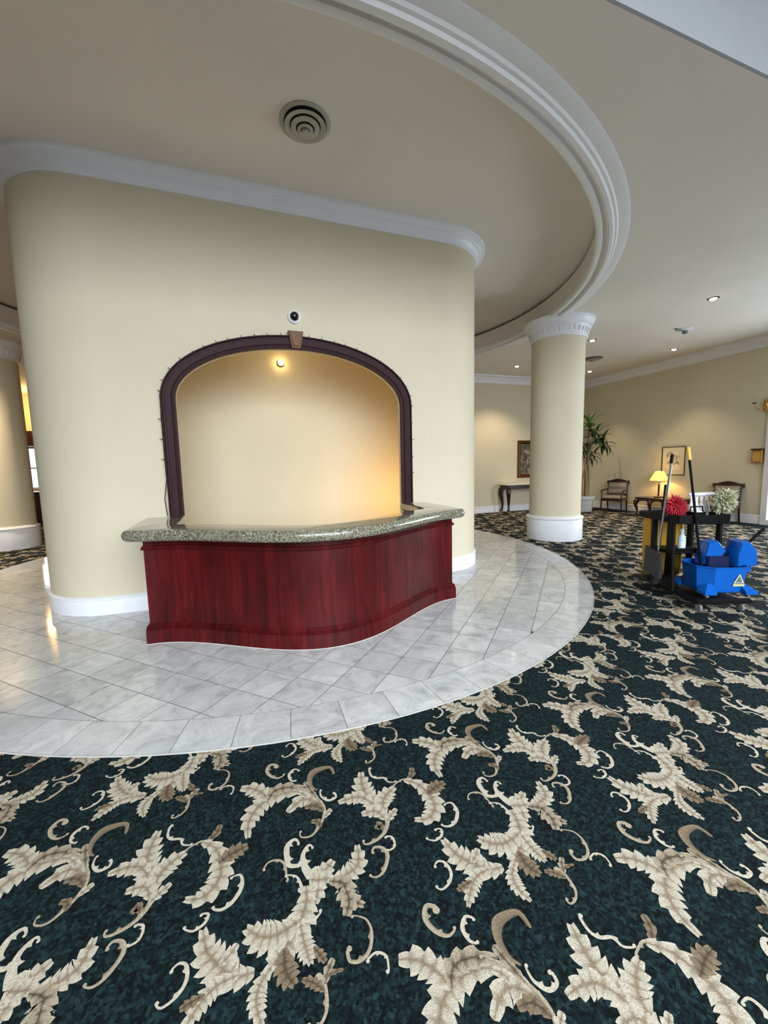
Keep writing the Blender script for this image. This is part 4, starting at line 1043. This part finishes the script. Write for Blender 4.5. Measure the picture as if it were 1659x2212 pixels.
root, v = pole_thing('mop', 'black mop handle with a yellow tip standing in the blue bucket', 'mop', (0.01, 0.275, 0.205), (-0.235, 0.272, 1.675), 0.012, None)
MB().tube([(0, 0, 0), v * 0.915], 0.0125, 10).build('handle', M_black, root, 60)
MB().tube([v * 0.91, v * 0.995, v], [0.0165, 0.018, 0.010], 10).build('grip', plain('yellow_grip', (226, 182, 66), 0.4), root, 60)
hd = MB()
for i in range(40):
    a = random.uniform(0, 2 * PI); rr = random.uniform(0.02, 0.085)
    hd.tube([(0, 0, 0.05), (rr * 0.6 * math.cos(a), rr * 0.6 * math.sin(a), 0.03), (rr * math.cos(a), rr * math.sin(a), -0.012)], 0.006, 5)
hd.build('mop_head', plain('mop_yarn', (190, 186, 170), 0.95), root, 60)
root, v = pole_thing('dustpan', 'upright black lobby dustpan with a steel pole beside the yellow bag', 'dustpan', (-0.315, 0.56, 0.27), (-0.29, 0.42, 1.61), 0.01, None)
MB().tube([v * 0.2, v * 0.93], 0.0115, 10).build('pole', M_steel, root, 60)
MB().tube([v * 0.925, v * 0.99, v], [0.015, 0.017, 0.008], 10).build('grip', M_black, root, 60)
pan = MB(); c, s = math.cos(-CART_A), math.sin(-CART_A)
def pl(x, y, z): return (x * c - y * s, x * s + y * c, z)
pan.add([pl(*q) for q in ((-0.01, -0.13, -0.03), (-0.01, 0.14, 0.0), (-0.01, 0.15, 0.29), (-0.01, -0.12, 0.25), (-0.05, -0.13, -0.03), (-0.05, 0.14, 0.0), (-0.035, 0.15, 0.29), (-0.035, -0.12, 0.25))], [(0, 1, 2, 3), (7, 6, 5, 4), (0, 4, 5, 1), (1, 5, 6, 2), (2, 6, 7, 3), (3, 7, 4, 0)])
pan.build('pan', plain('charcoal_plastic', (26, 26, 30), 0.4), root)
root, v = pole_thing('broom', 'short black broom handle rising behind the steel pole', 'broom', (-0.24, 0.66, 0.118), (-0.225, 0.60, 1.27), 0.01, None)
MB().tube([v * 0.18, v], 0.0125, 10).build('handle', M_black, root, 60)
MB().bbox(-0.05, 0.05, -0.03, 0.03, 0.14, 0.21, 0.01).build('head', M_black, root, 30)
br = MB()
for i in range(36):
    x, y = random.uniform(-0.045, 0.045), random.uniform(-0.022, 0.022); br.tube([(x, y, 0.14), (x * 1.3, y * 1.4, 0.0)], 0.003, 4)
br.build('bristles', plain('bristle_grey', (60, 60, 62), 0.8), root)
def duster(name, label, b, a, z, lean, color, R, n, droop=0.0):
    root = cart_thing(name, label, 'duster', b, a, z)
    ax = Vector(lean).normalized()
    ax = Vector(lean)
    MB().tube([(0, 0, 0), ax * 0.16], 0.008, 8).build('handle', M_black, root, 60)
    m = MB(); cpt = ax * 0.20
    cm = plain(name + '_fibre', color, 0.85, var=0.3, scale=60)
    for i in range(n):
        zz = 1 - 2 * (i + 0.5) / n; a_ = i * 2.39996; q = math.sqrt(1 - zz * zz)
        d = Vector((q * math.cos(a_), q * math.sin(a_), zz)); L = R * random.uniform(0.75, 1.12)
        base = cpt + ax * random.uniform(-0.05, 0.05)
        e = base + d * L + Vector((0, 0, -droop * L * random.random()))
        sd = d.cross(Vector((random.uniform(-1, 1), random.uniform(-1, 1), 0.3))).normalized() * 0.010
        u = d.cross(sd).normalized() * 0.008
        md = base + d * L * 0.65
        m.add([base, md + sd, md + u, md - sd, md - u, e], [(0, 1, 2), (0, 2, 3), (0, 3, 4), (0, 4, 1), (5, 2, 1), (5, 3, 2), (5, 4, 3), (5, 1, 4)])
    m.build('fluff', cm, root)
duster('feather_duster', 'fluffy red duster stuck in the near corner of the cart tray', -0.175, 0.48, 0.896, (-0.05, 0.02, 0.72), (196, 46, 62), 0.115, 520, 0.35)
duster('lambswool_duster', 'fluffy grey green duster leaning out over the right tray edge', 0.22, 0.40, 0.896, (0.22, -0.1, 1), (190, 190, 158), 0.12, 620, 0.1)
def spray(label, b, a, z, rz, body, head, hgt=0.19, group='white spray bottles in the cart tray'):
    root = cart_thing('spray_bottle', label, 'bottle', b, a, z, group, rz)
    MB().lathe([(0.028, 0.0), (0.031, 0.006), (0.031, hgt * 0.45), (0.026, hgt * 0.62), (0.013, hgt * 0.8), (0.012, hgt)], n=18).build('bottle', body, root, 40)
    h = MB(); h.bbox(-0.018, 0.018, -0.075, 0.035, hgt + 0.028, hgt + 0.068, 0.012); h.bbox(-0.014, 0.014, -0.014, 0.014, hgt - 0.004, hgt + 0.034, 0.004)
    h.build('spray_head', head, root, 30)
    MB().tube([(0, -0.022, hgt + 0.034), (0, -0.04, hgt + 0.015), (0, -0.034, hgt - 0.02)], 0.005, 6).build('trigger', head, root, 50)
for k, (b, lb) in enumerate(((0.02, 'white spray bottle nearest the mop handle in the cart tray'), (0.09, 'second white spray bottle from the mop handle'), (0.16, 'third white spray bottle from the mop handle'), (0.23, 'white spray bottle beside the grey green duster'))):
    spray(lb, b, 0.53 + 0.02 * k, 0.8962, 0.95, plain('white_bottle', (228, 226, 222), 0.35), M_white, 0.215)
root = cart_thing('cleaner_bottle', 'pale blue cleaner bottle standing on the cart middle shelf', 'bottle', -0.04, 0.56, 0.5352)
MB().lathe([(0.034, 0.0), (0.038, 0.008), (0.038, 0.125), (0.030, 0.155), (0.016, 0.175), (0.015, 0.20)], n=20).build('bottle', plain('pale_blue_bottle', (188, 212, 226), 0.3), root, 40)
MB().lathe([(0.019, 0.198), (0.019, 0.235), (0.014, 0.24)], n=16).build('cap', M_white, root, 40)
MB().lathe([(0.0386, 0.03), (0.0386, 0.10)], n=20, cap=False).build('label_band', plain('label_white', (224, 230, 234), 0.5), root, 40)
root = cart_thing('supply_caddy', 'small black handled caddy with white cloths in the cart tray', 'caddy', 0.0, 0.42, 0.896)
MB().layers([[(x, y, z) for x, y in rrect(-0.07 + i, 0.07 - i, -0.06 + i, 0.06 - i, 0.015, 3)] for z, i in ((0.0, 0.008), (0.085, 0.0), (0.085, 0.006), (0.012, 0.014))]).build('box', M_black, root, 30)
MB().tube([(-0.07, 0, 0.08), (-0.06, 0, 0.14), (0.06, 0, 0.14), (0.07, 0, 0.08)], 0.008, 8).build('handle', M_black, root, 40)
MB().bbox(-0.05, 0.05, -0.045, 0.045, 0.014, 0.105, 0.02).build('cloth_stack', M_white, root, 40)

# ------------------------------------------------------------------ back room glimpsed left of the reception wall
struct(MB().box(-9.4, 4.3, 16.9, 17.39, 2.5, 3.0).build('trim_5', M_dark), 'dark wooden valance above the back window')
root = thing('bar_cabinet', 'dark wooden bar cabinet under the back window', 'cabinet', (-5.9, 15.6, 0))
MB().bbox(-1.5, 1.6, -0.3, 0.3, 0.0, 0.98, 0.01).build('body', M_dark, root, 30)
MB().bbox(-1.56, 1.66, -0.36, 0.34, 0.98, 1.03, 0.012).build('worktop', plain('dark_top', (40, 34, 30), 0.15), root, 30)
for i in range(5): MB().bbox(-1.42 + i * 0.6, -0.9 + i * 0.6, -0.315, -0.3, 0.12, 0.88, 0.005).build('door', M_dark, root, 30)
point('back_room_lamp', (-6.2, 16.3, 3.55), 110, (1.0, 0.58, 0.18), 0.15)
